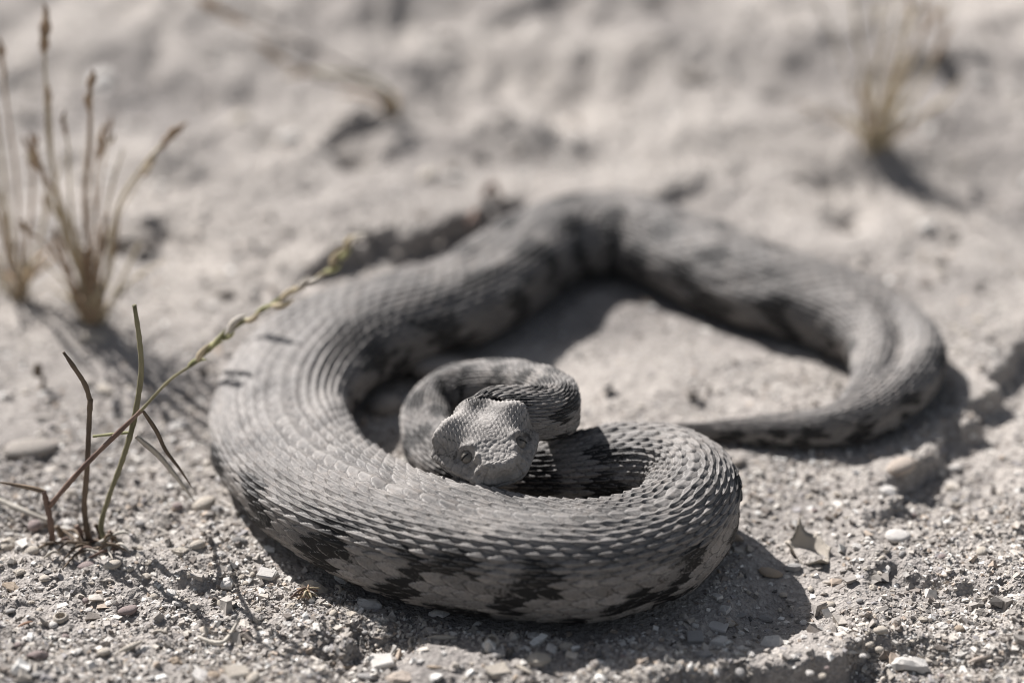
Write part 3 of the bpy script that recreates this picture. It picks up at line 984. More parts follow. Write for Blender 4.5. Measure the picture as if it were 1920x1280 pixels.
def shard_me(seed):
    """thin bent shell fragment, one corner drawn up to a point"""
    bm = bmesh.new(); nu, nv = 13, 10
    top = []; bot = []
    for i in range(nu):
        u = i / (nu - 1) * 2 - 1; a = []; b = []
        for j in range(nv):
            v = j / (nv - 1) * 2 - 1
            x = 0.5 * u * (1 - 0.18 * v * v + 0.07 * math.sin(3.1 * v + seed)); y = 0.36 * v * (1 - 0.22 * u * u + 0.10 * math.sin(4.3 * u + 1)) - 0.06 * u
            z = 0.22 * u * u * 0.6 + 0.20 * v * v + 0.05 * math.sin(3 * u + 2 * v) + 0.34 * max(0, -u) ** 4 * max(0, v) ** 2
            a.append(bm.verts.new((x, y, z + 0.03))); b.append(bm.verts.new((x * 0.985, y * 0.985, z - 0.02)))
        top.append(a); bot.append(b)
    for i in range(nu - 1):
        for j in range(nv - 1):
            bm.faces.new((top[i][j], top[i + 1][j], top[i + 1][j + 1], top[i][j + 1])); bm.faces.new((bot[i][j + 1], bot[i + 1][j + 1], bot[i + 1][j], bot[i][j]))
        for j in (0, nv - 1): bm.faces.new((top[i][j], top[i + 1][j], bot[i + 1][j], bot[i][j]))
    for i in (0, nu - 1):
        for j in range(nv - 1): bm.faces.new((top[i][j], top[i][j + 1], bot[i][j + 1], bot[i][j]))
    bmesh.ops.recalc_face_normals(bm, faces=bm.faces)
    return bm

def pebble_me(seed, sx=1, sy=0.75, sz=0.45, sub=2, rough=0.30):
    r = random.Random(seed)
    bm = bmesh.new()
    bmesh.ops.create_icosphere(bm, subdivisions=sub, radius=0.5)
    dirs = [(Vector((r.gauss(0, 1), r.gauss(0, 1), r.gauss(0, 1))).normalized(), r.uniform(-1, 1)) for _ in range(9)]
    for v in bm.verts:
        d = v.co.normalized()
        k = 1 + rough * sum(w * max(0, d.dot(q)) ** 3 for q, w in dirs)
        v.co = Vector((v.co.x * sx * k, v.co.y * sy * k, v.co.z * sz * k))
    return bm

def block_me(seed, sx=1, sy=0.85, sz=0.3):
    r = random.Random(seed)
    bm = bmesh.new()
    bmesh.ops.create_cube(bm, size=1)
    for v in bm.verts:
        v.co = Vector((v.co.x * sx + r.uniform(-.17, .17), v.co.y * sy + r.uniform(-.17, .17), v.co.z * sz + r.uniform(-.08, .08)))
    bmesh.ops.bevel(bm, geom=list(bm.edges), offset=0.06, segments=1, affect='EDGES')
    return bm

def ribbed_me(seed, ribs=9, length=1.0, width=0.62, arch=0.32):
    """piece of a ribbed shell: an arched fan"""
    r = random.Random(seed)
    nu, nv = ribs * 4 + 1, 8
    bm = bmesh.new()
    top = []; bot = []
    for i in range(nu):
        u = i / (nu - 1); a = (u - 0.5) * 2.1
        rt = []; rb = []
        for j in range(nv):
            w = 0.18 + 0.82 * j / (nv - 1)
            rr = w * width * (1 + 0.10 * math.sin(u * 5 + seed))
            x = length * 0.5 * math.sin(a) * w * 1.1; y = -width * 0.5 + rr * math.cos(a) * 1.0
            z = arch * math.sin(math.pi * min(1, 0.12 + 0.8 * w)) * math.cos(a * 0.8) + 0.030 * math.cos(u * ribs * 2 * math.pi) * w
            rt.append(bm.verts.new((x, y, z))); rb.append(bm.verts.new((x * 0.96, y * 0.96, z - 0.07)))
        top.append(rt); bot.append(rb)
    for i in range(nu - 1):
        for j in range(nv - 1):
            bm.faces.new((top[i][j], top[i + 1][j], top[i + 1][j + 1], top[i][j + 1]))
            bm.faces.new((bot[i][j + 1], bot[i + 1][j + 1], bot[i + 1][j], bot[i][j]))
        for j in (0, nv - 1):
            bm.faces.new((top[i][j], top[i + 1][j], bot[i + 1][j], bot[i][j]))
    for i in (0, nu - 1):
        for j in range(nv - 1):
            bm.faces.new((top[i][j], top[i][j + 1], bot[i][j + 1], bot[i][j]))
    bmesh.ops.recalc_face_normals(bm, faces=bm.faces)
    return bm

def cup_me(seed):
    """small round shell, open at the top"""
    prof = [(0.0, 0.02), (0.30, 0.03), (0.47, 0.16), (0.50, 0.32), (0.42, 0.46), (0.33, 0.50), (0.30, 0.44), (0.36, 0.30), (0.30, 0.16), (0.0, 0.12)]
    n = 18
    bm = bmesh.new(); rings = []
    for rr, z in prof:
        if rr == 0: rings.append([bm.verts.new((0, 0, z))]); continue
        rings.append([bm.verts.new((rr * math.cos(2 * math.pi * k / n) * (1 + 0.12 * math.cos(2 * math.pi * k / n)), rr * math.sin(2 * math.pi * k / n) * 0.88, z)) for k in range(n)])
    for a, b in zip(rings[:-1], rings[1:]):
        for k in range(n):
            j = (k + 1) % n
            if len(a) == 1: bm.faces.new((a[0], b[j], b[k]))
            elif len(b) == 1: bm.faces.new((a[k], a[j], b[0]))
            else: bm.faces.new((a[k], a[j], b[j], b[k]))
    bmesh.ops.recalc_face_normals(bm, faces=bm.faces)
    return bm

def tube_bm(bm, pts, rad, sides=6):
    pts = [Vector(p) for p in pts]
    rings = []; prev = None
    for k, p in enumerate(pts):
        t = (pts[min(k + 1, len(pts) - 1)] - pts[max(k - 1, 0)]).normalized()
        if prev is None:
            a = t.cross(Vector((0.31, 0.9, 0.3))).normalized()
        else:
            a = (prev - t * prev.dot(t)).normalized()
        prev = a; b = t.cross(a)
        r = rad[k] if hasattr(rad, '__len__') else rad
        rings.append([bm.verts.new(p + (a * math.cos(2 * math.pi * i / sides) + b * math.sin(2 * math.pi * i / sides)) * r) for i in range(sides)])
    for x, y in zip(rings[:-1], rings[1:]):
        for i in range(sides):
            bm.faces.new((x[i], x[(i + 1) % sides], y[(i + 1) % sides], y[i]))
    bm.faces.new(rings[0][::-1]); bm.faces.new(rings[-1])
    return bm

def curl_me(seed):
    """bent sliver, like a piece of a shell's rim"""
    r = random.Random(seed)
    pts = [(0.5 * math.cos(a) * 1.0, 0.42 * math.sin(a) - 0.2, 0.10 + 0.08 * math.sin(a * 1.3 + seed)) for a in np.linspace(0.25, 2.75, 9)]
    bm = bmesh.new()
    tube_bm(bm, pts, [0.05, 0.10, 0.12, 0.13, 0.12, 0.11, 0.12, 0.10, 0.05], 6)
    return bm

def sliver_me(seed):
    r = random.Random(seed)
    bm = bmesh.new()
    pts = [(x, 0.06 * math.sin(3 * x + seed), 0.05 * math.cos(2.4 * x)) for x in np.linspace(-0.5, 0.5, 8)]
    tube_bm(bm, pts, [0.035, .08, .11, .12, .115, .10, .075, .03], 7)
    for v in bm.verts: v.co.z *= 0.7
    return bm

MAKERS = dict(flake=lambda s: flake_me(s), chip=lambda s: flake_me(s, 0.8, 0.2, 0.1, 0.25, 7), pebble=lambda s: pebble_me(s), slab=lambda s: pebble_me(s, 1, 0.6, 0.24, 2, 0.36),
              block=lambda s: block_me(s), ribbed=lambda s: ribbed_me(s), cup=cup_me, curl=curl_me, sliver=sliver_me,
              plate=shard_me, oblong=lambda s: flake_me(s, 0.42, 0.16, 0.2, 0.14, 12),
              round=lambda s: pebble_me(s, 1, 0.88, 0.6, 2, 0.22))
SMOOTH = {'pebble', 'slab', 'cup', 'curl', 'sliver', 'round', 'ribbed', 'plate'}
_cache = {}
def piece_mesh(kind, seed, mat):
    key = (kind, seed, mat)
    if key not in _cache:
        me = bm_mesh(MAKERS[kind](seed), kind, kind in SMOOTH)
        me.materials.append(MIN[mat])
        _cache[key] = me
    return _cache[key]

def piece(name, kind, seed, mat, px, py, size, yaw, label, cat, group=None, tilt=(0, 0), lift=0.1):
    p = on_ground(px, py)
    k = pxsize(p) * size
    o = add_mesh(name, piece_mesh(kind, seed, mat))
    low = 0.0
    o.scale = (k, k, k)
    o.rotation_euler = (tilt[0], tilt[1], math.radians(yaw))
    # bed the piece in the sand: a quarter of its height lies below the surface
    zs = [v.co.z for v in o.data.vertices]
    z0, z1 = min(zs), max(zs)
    o.location = (p[0], p[1], p[2] - k * (z0 + 0.22 * (z1 - z0)) + k * lift * 0)
    tag(o, label, cat, group)
    return o

SP = [
    # px, py, size px, kind, material, yaw, name, label, category
    (113, 1161, 30, 'cup', 'cream', 20, 'cup_shell', 'small cup shell with open dark hollow beside a square white chip', 'shell'),
    (117, 1137, 20, 'block', 'white', 15, 'shell_fragment', 'square white chip touching the open cup shell', 'shell'),
    (99, 1174, 19, 'round', 'white', 0, 'pebble', 'small round white pebble just below the cup shell', 'pebble'),
    (48, 1170, 30, 'sliver', 'rust', 20, 'shell_fragment', 'reddish brown shell sliver near the cup shell', 'shell'),
    (26, 1106, 46, 'flake', 'tan', -20, 'shell_fragment', 'brown edged curved shell flake left of the grass roots', 'shell'),
    (72, 1232, 54, 'ribbed', 'mauve', 10, 'ribbed_shell', 'ribbed purplish shell piece lying in the grit', 'shell'),
    (74, 1264, 24, 'slab', 'grey', 40, 'pebble', 'flat round grey pebble below the purplish ribbed shell', 'pebble'),
    (33, 1211, 20, 'pebble', 'mauve', 70, 'pebble', 'small brown pebble above the purplish ribbed shell', 'pebble'),
    (210, 1062, 36, 'pebble', 'cream', 25, 'pebble', 'smooth cream pebble at the foot of the grass shadow', 'pebble'),
    (166, 1060, 40, 'slab', 'mauve', -5, 'pebble', 'mauve brown pebble below the grass roots', 'pebble'),
    (57, 1037, 36, 'pebble', 'cream', 10, 'pebble', 'cream pebble left of the grass roots', 'pebble'),
    (18, 1024, 52, 'flake', 'cream', 60, 'shell_fragment', 'broad cream shell flake leaning by the leftmost grass stalk', 'shell'),
    (115, 1020, 40, 'flake', 'white', -25, 'shell_fragment', 'white shell flake between the grass stalks', 'shell'),
    (338, 1035, 30, 'chip', 'cream', 10, 'shell_fragment', 'cream chip right of the grass roots', 'shell'),
    (450, 1016, 36, 'ribbed', 'grey', 170, 'ribbed_shell', 'small rounded grey ribbed shell near the belly of the snake', 'shell'),
    (427, 1094, 30, 'chip', 'white', 35, 'shell_fragment', 'white triangular shell chip below the grey ribbed shell', 'shell'),
    (503, 1081, 34, 'block', 'white', -15, 'shell_fragment', 'white broken shell chunk left of the fibrous scrap', 'shell'),
    (290, 1121, 22, 'round', 'cream', 0, 'pebble', 'pale round pebble lying in the grass shadow', 'pebble'),
    (240, 1148, 36, 'pebble', 'mauve', 10, 'pebble', 'grey brown pebble in the shaded dip below the grass', 'pebble'),
    (590, 1104, 52, 'flake', 'cream', -22, 'shell_fragment', 'cream curved shell flake over the brown fibrous scrap', 'shell'),
    (550, 1138, 32, 'flake', 'cream', 40, 'shell_fragment', 'cream flake pointing up at the brown fibrous scrap', 'shell'),
    (203, 1201, 22, 'chip', 'white', 60, 'shell_fragment', 'tiny pale chip below the shaded dip', 'shell'),
    (270, 1219, 32, 'flake', 'white', 5, 'shell_fragment', 'white flake beside the bone-like sliver', 'shell'),
    (297, 1188, 28, 'curl', 'cream', 10, 'shell_fragment', 'cream shell ring piece under the twin grass shadows', 'shell'),
    (245, 1212, 50, 'sliver', 'cream', 35, 'shell_fragment', 'bone-like cream sliver with thick end', 'shell'),
    (377, 1272, 46, 'flake', 'white', -50, 'shell_fragment', 'bright white curved flake at the end of the pebble row', 'shell'),
    (446, 1266, 44, 'block', 'cream', 20, 'shell_fragment', 'chunky cream shell lump in the pebble row', 'shell'),
    (400, 1268, 32, 'pebble', 'tan', 10, 'pebble', 'tan pebble between the white flake and the cream lump', 'pebble'),
    (475, 1274, 34, 'pebble', 'cream', 60, 'pebble', 'cream pebble right of the chunky cream lump', 'pebble'),
    (330, 1240, 30, 'flake', 'tan', -30, 'shell_fragment', 'tan shell flake above the bright white flake', 'shell'),
    (360, 1252, 34, 'slab', 'grey', 0, 'pebble', 'grey flat pebble above the bright white flake', 'pebble'),
    (826, 1151, 46, 'flake', 'white', 15, 'shell_fragment', 'clean white oval flake below the belly of the snake', 'shell'),
    (774, 1118, 42, 'curl', 'cream', -60, 'shell_fragment', 'pale curled shell piece below the belly of the snake', 'shell'),
    (880, 1123, 40, 'flake', 'grey', -10, 'shell_fragment', 'flat grey white flake half in the shadow of the snake', 'shell'),
    (692, 1136, 50, 'flake', 'white', -15, 'shell_fragment', 'jagged white flake right of the fibrous scrap', 'shell'),
    (658, 1153, 19, 'block', 'cream', 35, 'shell_fragment', 'small cream cube below the jagged white flake', 'shell'),
    (896, 1171, 28, 'ribbed', 'white', 40, 'ribbed_shell', 'tiny grey and white ribbed barnacle shell', 'shell'),
    (935, 1157, 18, 'round', 'cream', 0, 'pebble', 'small round pebble right of the ribbed barnacle', 'pebble'),
    (830, 1195, 58, 'sliver', 'cream', -18, 'shell_fragment', 'long cream sliver lying across the grit', 'shell'),
    (924, 1207, 34, 'cup', 'cream', 100, 'cup_shell', 'cream snail-like shell with a round opening', 'shell'),
    (933, 1227, 28, 'block', 'grey', 10, 'shell_fragment', 'grey square flake under the snail-like shell', 'shell'),
    (1007, 1238, 54, 'flake', 'cream', 18, 'shell_fragment', 'leaf-shaped cream flake with a long shadow', 'shell'),
    (934, 1260, 42, 'block', 'cream', 30, 'shell_fragment', 'cream shell block next to a pair of slivers', 'shell'),
    (985, 1256, 44, 'sliver', 'cream', -35, 'shell_fragment', 'upper cream sliver of the crossed pair', 'shell'),
    (966, 1268, 36, 'sliver', 'tan', 75, 'shell_fragment', 'lower tan sliver of the crossed pair', 'shell'),
    (996, 1193, 32, 'flake', 'white', 30, 'shell_fragment', 'white notched flake up the slope from the leaf-shaped one', 'shell'),
    (774, 1205, 30, 'curl', 'cream', 80, 'shell_fragment', 'cream curl at the left end of the long sliver', 'shell'),
    (713, 1243, 46, 'block', 'white', 12, 'shell_fragment', 'white chunk with broken top at the slope foot', 'shell'),
    (661, 1253, 46, 'sliver', 'tan', 10, 'shell_fragment', 'tan sliver left of the broken white chunk', 'shell'),
    (684, 1269, 34, 'slab', 'grey', -30, 'pebble', 'flat blue grey pebble below the tan sliver', 'pebble'),
    (814, 1250, 34, 'sliver', 'tan', -20, 'shell_fragment', 'short tan sliver below the long cream one', 'shell'),
    (754, 1275, 66, 'flake', 'beige', 5, 'shell_fragment', 'wide beige flake at the foot of the slope', 'shell'),
    (1063, 1214, 30, 'chip', 'cream', 20, 'shell_fragment', 'cream chunk left of the sand ledge', 'shell'),
    (633, 1106, 28, 'curl', 'cream', -75, 'shell_fragment', 'small cream hook-shaped piece near the snake shadow', 'shell'),
    (641, 1088, 34, 'flake', 'white', -40, 'shell_fragment', 'curved white flake at the edge of the snake shadow', 'shell'),
    (1516, 1034, 92, 'plate', 'cream', -30, 'shell_fragment', 'large beige shell fragment with an upturned point', 'shell'),
    (1347, 1178, 36, 'block', 'white', -15, 'shell_fragment', 'upper white square chip in the shadow of the snake', 'shell'),
    (1351, 1205, 38, 'chip', 'white', 20, 'shell_fragment', 'lower white chip under the square one in the shadow', 'shell'),
    (1302, 1198, 34, 'block', 'grey', 5, 'shell_fragment', 'grey square chip left of the white ones in the shadow', 'shell'),
    (1364, 1168, 24, 'block', 'cream', 15, 'shell_fragment', 'small cream chip behind the white square in the shadow', 'shell'),
    (1436, 1161, 30, 'chip', 'grey', 0, 'shell_fragment', 'thin pale flake alone in the middle of the shadow', 'shell'),
    (1389, 1154, 26, 'slab', 'grey', 10, 'pebble', 'oval grey pebble in the shadow of the coil', 'pebble'),
    (1450, 1207, 50, 'flake', 'white', 25, 'shell_fragment', 'white oblong flake where shadow meets the sunlit ledge', 'shell'),
    (1338, 1221, 26, 'sliver', 'cream', -30, 'shell_fragment', 'small cream sliver below the white chips in the shadow', 'shell'),
    (1318, 1228, 36, 'flake', 'grey', 5, 'shell_fragment', 'dull grey flake at the lowest part of the shadow', 'shell'),
    (1703, 1251, 78, 'oblong', 'white', -25, 'shell_fragment', 'long smooth white shell piece right of the ledge', 'shell'),
    (1839, 1236, 50, 'sliver', 'beige', 12, 'shell_fragment', 'yellowish sliver right of the long white piece', 'shell'),
    (1546, 1138, 42, 'slab', 'cream', 0, 'pebble', 'flat cream pebble touching the tip of the coil shadow', 'pebble'),
    (1488, 1234, 24, 'flake', 'white', -10, 'shell_fragment', 'small white flake on top of the ledge', 'shell'),
    (1631, 1209, 22, 'pebble', 'cream', 40, 'pebble', 'cream pebble at the shaded foot of the ledge', 'pebble'),
    (1649, 1219, 17, 'pebble', 'cream', 0, 'pebble', 'smaller cream pebble beside the one at the ledge foot', 'pebble'),
    (1445, 1075, 52, 'slab', 'tan', -15, 'pebble', 'oblong tan pebble at the edge of the coil shadow', 'pebble'),
    (1488, 1065, 34, 'chip', 'grey', 20, 'shell_fragment', 'grey chip below the large beige fragment', 'shell'),
    (1685, 1009, 48, 'pebble', 'white', -15, 'pebble', 'soft white oval pebble right of the large beige fragment', 'pebble'),
    (1799, 1180, 20, 'round', 'tan', 0, 'pebble', 'small tan pebble above the yellowish sliver', 'pebble'),
    (1557, 1093, 32, 'sliver', 'cream', 5, 'shell_fragment', 'short pale sliver near the tip of the coil shadow', 'shell'),
    (60, 846, 112, 'slab', 'stone', 8, 'stone', 'flat pale stone with a dark shadow left of the grass', 'stone'),
    (190, 160, 52, 'round', 'white', 0, 'stone', 'bright white pebble behind the dry grass tuft', 'stone'),
    (248, 452, 80, 'slab', 'stone', 20, 'stone', 'sandy lump of stone with a black shadow behind the snake', 'stone'),
    (822, 704, 120, 'pebble', 'stone', 15, 'stone', 'rounded sandy stone behind the neck coil', 'stone'),
    (722, 768, 80, 'pebble', 'stone', 60, 'stone', 'sandy stone between the neck coil and the thick left bend', 'stone'),
    (384, 949, 46, 'pebble', 'cream', 10, 'pebble', 'cream pebble against the left bend of the snake', 'pebble'),
    (408, 956, 30, 'chip', 'grey', -20, 'shell_fragment', 'grey chip beside the cream pebble at the left bend', 'shell'),
    (337, 802, 50, 'flake', 'white', 10, 'shell_fragment', 'pale shell flake between the grass and the left bend', 'shell'),
    (134, 944, 34, 'sliver', 'dark', -10, 'bark_sliver', 'small dark brown wood sliver by the grass stalks', 'wood'),
    (1690, 880, 62, 'pebble', 'beige', 25, 'stone', 'pale stone beside the shaded crack right of the tail', 'stone'),
    (1665, 925, 40, 'chip', 'white', 10, 'shell_fragment', 'white blurred chip below the pale stone by the crack', 'shell'),
    (1790, 880, 26, 'pebble', 'white', 0, 'pebble', 'white pebble in the shaded crack right of the tail', 'pebble'),
    (1738, 432, 34, 'round', 'white', 0, 'pebble', 'white pebble on the slope beyond the bend before the tail', 'pebble'),
    (540, 270, 46, 'round', 'white', 0, 'pebble', 'white pebble right of the bright gap behind the dry tuft', 'pebble'),
]
for k, (px, py, sz, kind, mat, yaw, nm, lab, cat) in enumerate(SP):
    tl = (random.Random(k).uniform(-.22, .22), random.Random(k + 99).uniform(-.22, .22))
    if 'upturned' in lab: tl = (0.18, 0.10)
    if 'leaning' in lab: tl = (0.5, 0.3)
    piece(nm, kind, k + 11, mat, px, py, sz, yaw, lab, cat, None, tl)

# many small look-alikes, each told apart by the named piece it lies beside
import re
def short(lab):
    w = re.split(r' (?:with|beside|touching|just|near|left|right|below|lying|at|in|above|between|over|pointing|under|half|where|across|behind|up|alone|on|leaning|against|by|next|of|from) ', lab)[0]
    return w
MARKS = [(a[0], a[1], short(a[7])) for a in SP]
names = [m[2] for m in MARKS]
MARKS = [m for m in MARKS if names.count(m[2]) == 1 and len(m[2].split()) > 2]
MARKS += [(190, 1015, 'grass plant roots'), (1390, 1130, 'coil shadow'), (1530, 1250, 'sand ledge'), (480, 990, 'left bend of the snake'), (1120, 1165, 'front coil of the snake'),
          (1800, 960, 'shaded crack'), (1660, 820, 'tail shadow'), (1450, 860, 'tail of the snake'), (172, 600, 'brown dry grass tuft'), (35, 560, 'thin dry grass tuft'),
          (1640, 282, 'straw tuft on the mound'), (735, 215, 'arching grass'), (900, 405, 'reddish root'), (1230, 350, 'far bend of the snake'),
          (1800, 640, 'bend before the tail'), (1250, 690, 'sand inside the loop'), (560, 480, 'bank behind the snake'), (1500, 440, 'far flank of the snake'), (400, 620, 'leaning seed stalk')]
def beside(px, py):
    return min(MARKS, key=lambda m: (m[0] - px) ** 2 + (2 * (m[1] - py)) ** 2)[2]
rr = random.Random(31)
CLS = [('shell_fragment', 'chip', 'white', 'small white shell chip among the foreground grit', 'shell', 'white shell chips in the grit'),
       ('shell_fragment', 'flake', 'cream', 'small cream shell flake among the foreground grit', 'shell', 'cream shell flakes in the grit'),
       ('pebble', 'pebble', 'cream', 'small cream pebble among the foreground grit', 'pebble', 'cream pebbles in the grit'),
       ('pebble', 'pebble', 'grey', 'small grey pebble among the foreground grit', 'pebble', 'grey pebbles in the grit'),
       ('shell_fragment', 'sliver', 'beige', 'small beige shell sliver among the foreground grit', 'shell', 'beige slivers in the grit'),
       ('pebble', 'round', 'mauve', 'small brown pebble among the foreground grit', 'pebble', 'brown pebbles in the grit')]
WTS = [26, 26, 18, 14, 8, 8]
spots = [(a[0], a[1], a[2]) for a in SP]
cnt = 0; tries = 0
while cnt < 250 and tries < 9000:
    tries += 1
    px = rr.uniform(-10, 1930); py = rr.uniform(880, 1275)
    if rr.random() > (0.25 + 0.75 * smooth(900, 1150, py)) * (1.0 if px < 1150 else 0.55): continue
    p = on_ground(px, py)
    if snake_gap(np.array([p[0]]), np.array([p[1]]))[0] < 0.003: continue
    sz = min(30, 11 * math.exp(abs(rr.gauss(0, 0.45))))
    if any(abs(px - a) < (sz + c) * 0.5 and abs(py - b) < (sz + c) * 0.4 for a, b, c in spots): continue
    spots.append((px, py, sz))
    nm, kind, mat, lab, cat, grp = rr.choices(CLS, WTS)[0]
    lab = ('tiny ' if sz < 13 else 'small ' if sz < 18 else 'medium ') + ' '.join(lab.split()[1:4 if nm != 'pebble' else 3]) + ' beside the ' + beside(px, py)
    piece(nm, kind, rr.randrange(5), mat, px, py, sz, rr.uniform(0, 360), lab, cat, grp, (rr.uniform(-.3, .3), rr.uniform(-.3, .3)))
    cnt += 1
FAR = [('stone', 'pebble', 'stone', 'sandy grey stone lying blurred behind the snake', 'stone', 'stones behind the snake'),
       ('pebble', 'slab', 'cream', 'pale cream pebble lying blurred behind the snake', 'pebble', 'pale pebbles behind the snake'),
       ('shell_fragment', 'flake', 'white', 'white shell flake lying blurred behind the snake', 'shell', 'shell flakes behind the snake'),
       ('stone', 'pebble', 'dark', 'dark little stone lying blurred behind the snake', 'stone', 'dark stones behind the snake')]
cnt = 0; tries = 0
while cnt < 150 and tries < 4000:
    tries += 1
    px = rr.uniform(-30, 1950); py = rr.uniform(-20, 880)
    p = on_ground(px, py)
    if snake_gap(np.array([p[0]]), np.array([p[1]]))[0] < 0.006: continue
    inside = 900 < px < 1560 and 560 < py < 790
    if inside and rr.random() < 0.6: continue
    sz = min(60, 16 * math.exp(abs(rr.gauss(0, 0.55)))) * (0.6 if inside else 1)
    nm, kind, mat, lab, cat, grp = rr.choices(FAR, [36, 30, 26, 8])[0]
    lab = ('small ' if sz < 22 else 'middling ' if sz < 34 else 'large ') + lab.split(' lying')[0] + ' near the ' + beside(px, py)
    piece(nm, kind, rr.randrange(6), mat, px, py, sz, rr.uniform(0, 360), lab, cat, grp, (rr.uniform(-.3, .3), rr.uniform(-.3, .3)))
    cnt += 1

# ---------------------------------------------------------------- grasses
G_OLIVE = mat_plant('stem_olive', (0.10, 0.095, 0.05), (0.27, 0.245, 0.15))
G_STRAW = mat_plant('straw', (0.34, 0.275, 0.175), (0.54, 0.46, 0.32))
G_BROWN = mat_plant('stem_brown', (0.075, 0.055, 0.04), (0.20, 0.15, 0.105))
G_RED = mat_plant('stem_red_brown', (0.095, 0.058, 0.047), (0.25, 0.175, 0.135))
G_PALE = mat_plant('dead_leaf', (0.34, 0.30, 0.25), (0.60, 0.56, 0.49))
G_GREEN = mat_plant('husk_green', (0.20, 0.20, 0.09), (0.42, 0.40, 0.22))
G_SEED = mat_plant('seed_brown', (0.24, 0.165, 0.105), (0.42, 0.31, 0.21))

def curve_pts(P, per=6):
    P = np.array([list(p) for p in P], float)
    if len(P) < 3:
        return [P[0] + (P[1] - P[0]) * t for t in np.linspace(0, 1, per)]
    return [p for p in catmull(P, per)]

def rad_along(r, n, wob=0.12, seed=0):
    q = np.interp(np.linspace(0, 1, n), np.linspace(0, 1, len(r)), r)
    R = random.Random(seed)
    return [x * (1 + R.uniform(-wob, wob)) for x in q]

def stem(parent, name, pts, radii, mat, seed=0, per=7, sides=7):
    o3 = np.array(parent.matrix_world.translation) if False else np.array(parent_origin(parent))
    c = [np.array(p) - o3 for p in curve_pts(pts, per)]
    bm = bmesh.new()
    tube_bm(bm, c, rad_along(radii, len(c), 0.12, seed), sides)
    return add_mesh(name, bm_mesh(bm, name), mat, parent)

def parent_origin(o):
    p = Vector((0, 0, 0))
    while o is not None:
        p += o.location
        o = o.parent
    return p

def blade(parent, name, pts, width, mat, side=(1, 0, 0), fold=0.35):
    """folded grass blade tapering to a point"""
    o3 = np.array(parent_origin(parent))
    c = [Vector(np.array(p) - o3) for p in curve_pts(pts, 7)]
    bm = bmesh.new(); rows = []
    n = len(c)
    for k, p in enumerate(c):
        t = (c[min(k + 1, n - 1)] - c[max(k - 1, 0)]).normalized()
        s_ = Vector(side); s_ = (s_ - t * s_.dot(t)).normalized(); u_ = t.cross(s_)
        f = k / (n - 1)
        w = width * 0.5 * (1 - f ** 3 * 0.92) * (0.7 + 0.3 * min(1, f * 6))
        th = width * 0.10
        rows.append([bm.verts.new(p - s_ * w + u_ * w * fold), bm.verts.new(p + u_ * th), bm.verts.new(p + s_ * w + u_ * w * fold), bm.verts.new(p - u_ * th)])
    for a, b in zip(rows[:-1], rows[1:]):
        for i in range(4):
            bm.faces.new((a[i], a[(i + 1) % 4], b[(i + 1) % 4], b[i]))
    bm.faces.new(rows[0]); bm.faces.new(rows[-1][::-1])
    bmesh.ops.recalc_face_normals(bm, faces=bm.faces)
    return add_mesh(name, bm_mesh(bm, name), mat, parent)

def spikelet(parent, p, d, length, width, mat, seed):
    """pointed husk lying along the stalk"""
    o3 = Vector(parent_origin(parent))
    p = Vector(p) - o3; d = Vector(d).normalized()
    bm = bmesh.new()
    R = random.Random(seed)
    side = d.cross(Vector((R.uniform(-1, 1), R.uniform(-1, 1), R.uniform(-1, 1)))).normalized()
    pts = [p + d * length * t + side * width * 0.5 * math.sin(t * 3.1) for t in (0, .15, .35, .55, .75, .9, 1.0)]
    tube_bm(bm, pts, [width * .22, width * .42, width * .5, width * .45, width * .3, width * .15, width * .04], 6)
    return add_mesh('spikelet', bm_mesh(bm, 'spikelet'), mat, parent)

# -- grass plant in front of the left bend
base = on_ground(190, 1018)
GYP = base[1]
plant = empty('grass_plant', base)
tag(plant, 'thin olive and brown grass plant whose seed stalk leans over the snake', 'grass')
k0 = pxsize(base)
def V(px, py, dy=0.0): return ony(px, py, GYP + dy)
def Zp(px, py, z): return onz(px, py, z * K)
stem(plant, 'stem', [on_ground(98, 1012) - [0, 0, .002], V(94, 975), V(88, 945), V(82, 921)], [6.4 * k0, 5.8 * k0, 5.2 * k0], G_RED, 1)
blade(plant, 'leaf', [V(86, 922), V(60, 915), V(30, 909), V(-10, 902)], 9 * k0, G_BROWN, (0, 0.5, 1))
stem(plant, 'stem', [V(93, 948), V(150, 882, -.003), V(210, 822, -.006), V(258, 776, -.009), V(266, 768, -.010)], [5.0 * k0, 4.6 * k0, 3.8 * k0], G_RED, 2)
stem(plant, 'stem', [on_ground(168, 1016) - [0, 0, .002], V(158, 955), V(163, 880), V(166, 812), V(169, 748)], [6.6 * k0, 5.4 * k0, 4.8 * k0, 5.4 * k0], G_BROWN, 3)
stem(plant, 'stem', [V(169, 752), V(160, 722), V(140, 690), V(119, 660)], [5.2 * k0, 4.6 * k0, 4.6 * k0, 2.6 * k0], G_BROWN, 4)
stem(plant, 'stem', [on_ground(203, 1018) - [0, 0, .002], V(190, 990), V(203, 935), V(226, 872), V(245, 812), V(259, 745), V(265, 690), V(261, 632), V(252, 572)],
     [5.6 * k0, 5.0 * k0, 4.8 * k0, 5.6 * k0, 5.0 * k0, 5.4 * k0, 4.0 * k0], G_OLIVE, 5)
stem(plant, 'leaf_sheath', [V(174, 818), V(208, 814), V(247, 810)], [2.4 * k0, 3.0 * k0, 2.6 * k0], G_GREEN, 6)
blade(plant, 'leaf', [V(255, 817), V(285, 842), V(318, 878, 0.004), V(345, 912, 0.006), V(366, 942, 0.006)], 11 * k0, G_PALE, (0.3, 0.2, 1))
blade(plant, 'leaf', [V(268, 770, -.010), V(292, 806, -.006), V(312, 846), V(338, 880), V(361, 915)], 8 * k0, G_BROWN, (0.5, 0.2, 0.5))
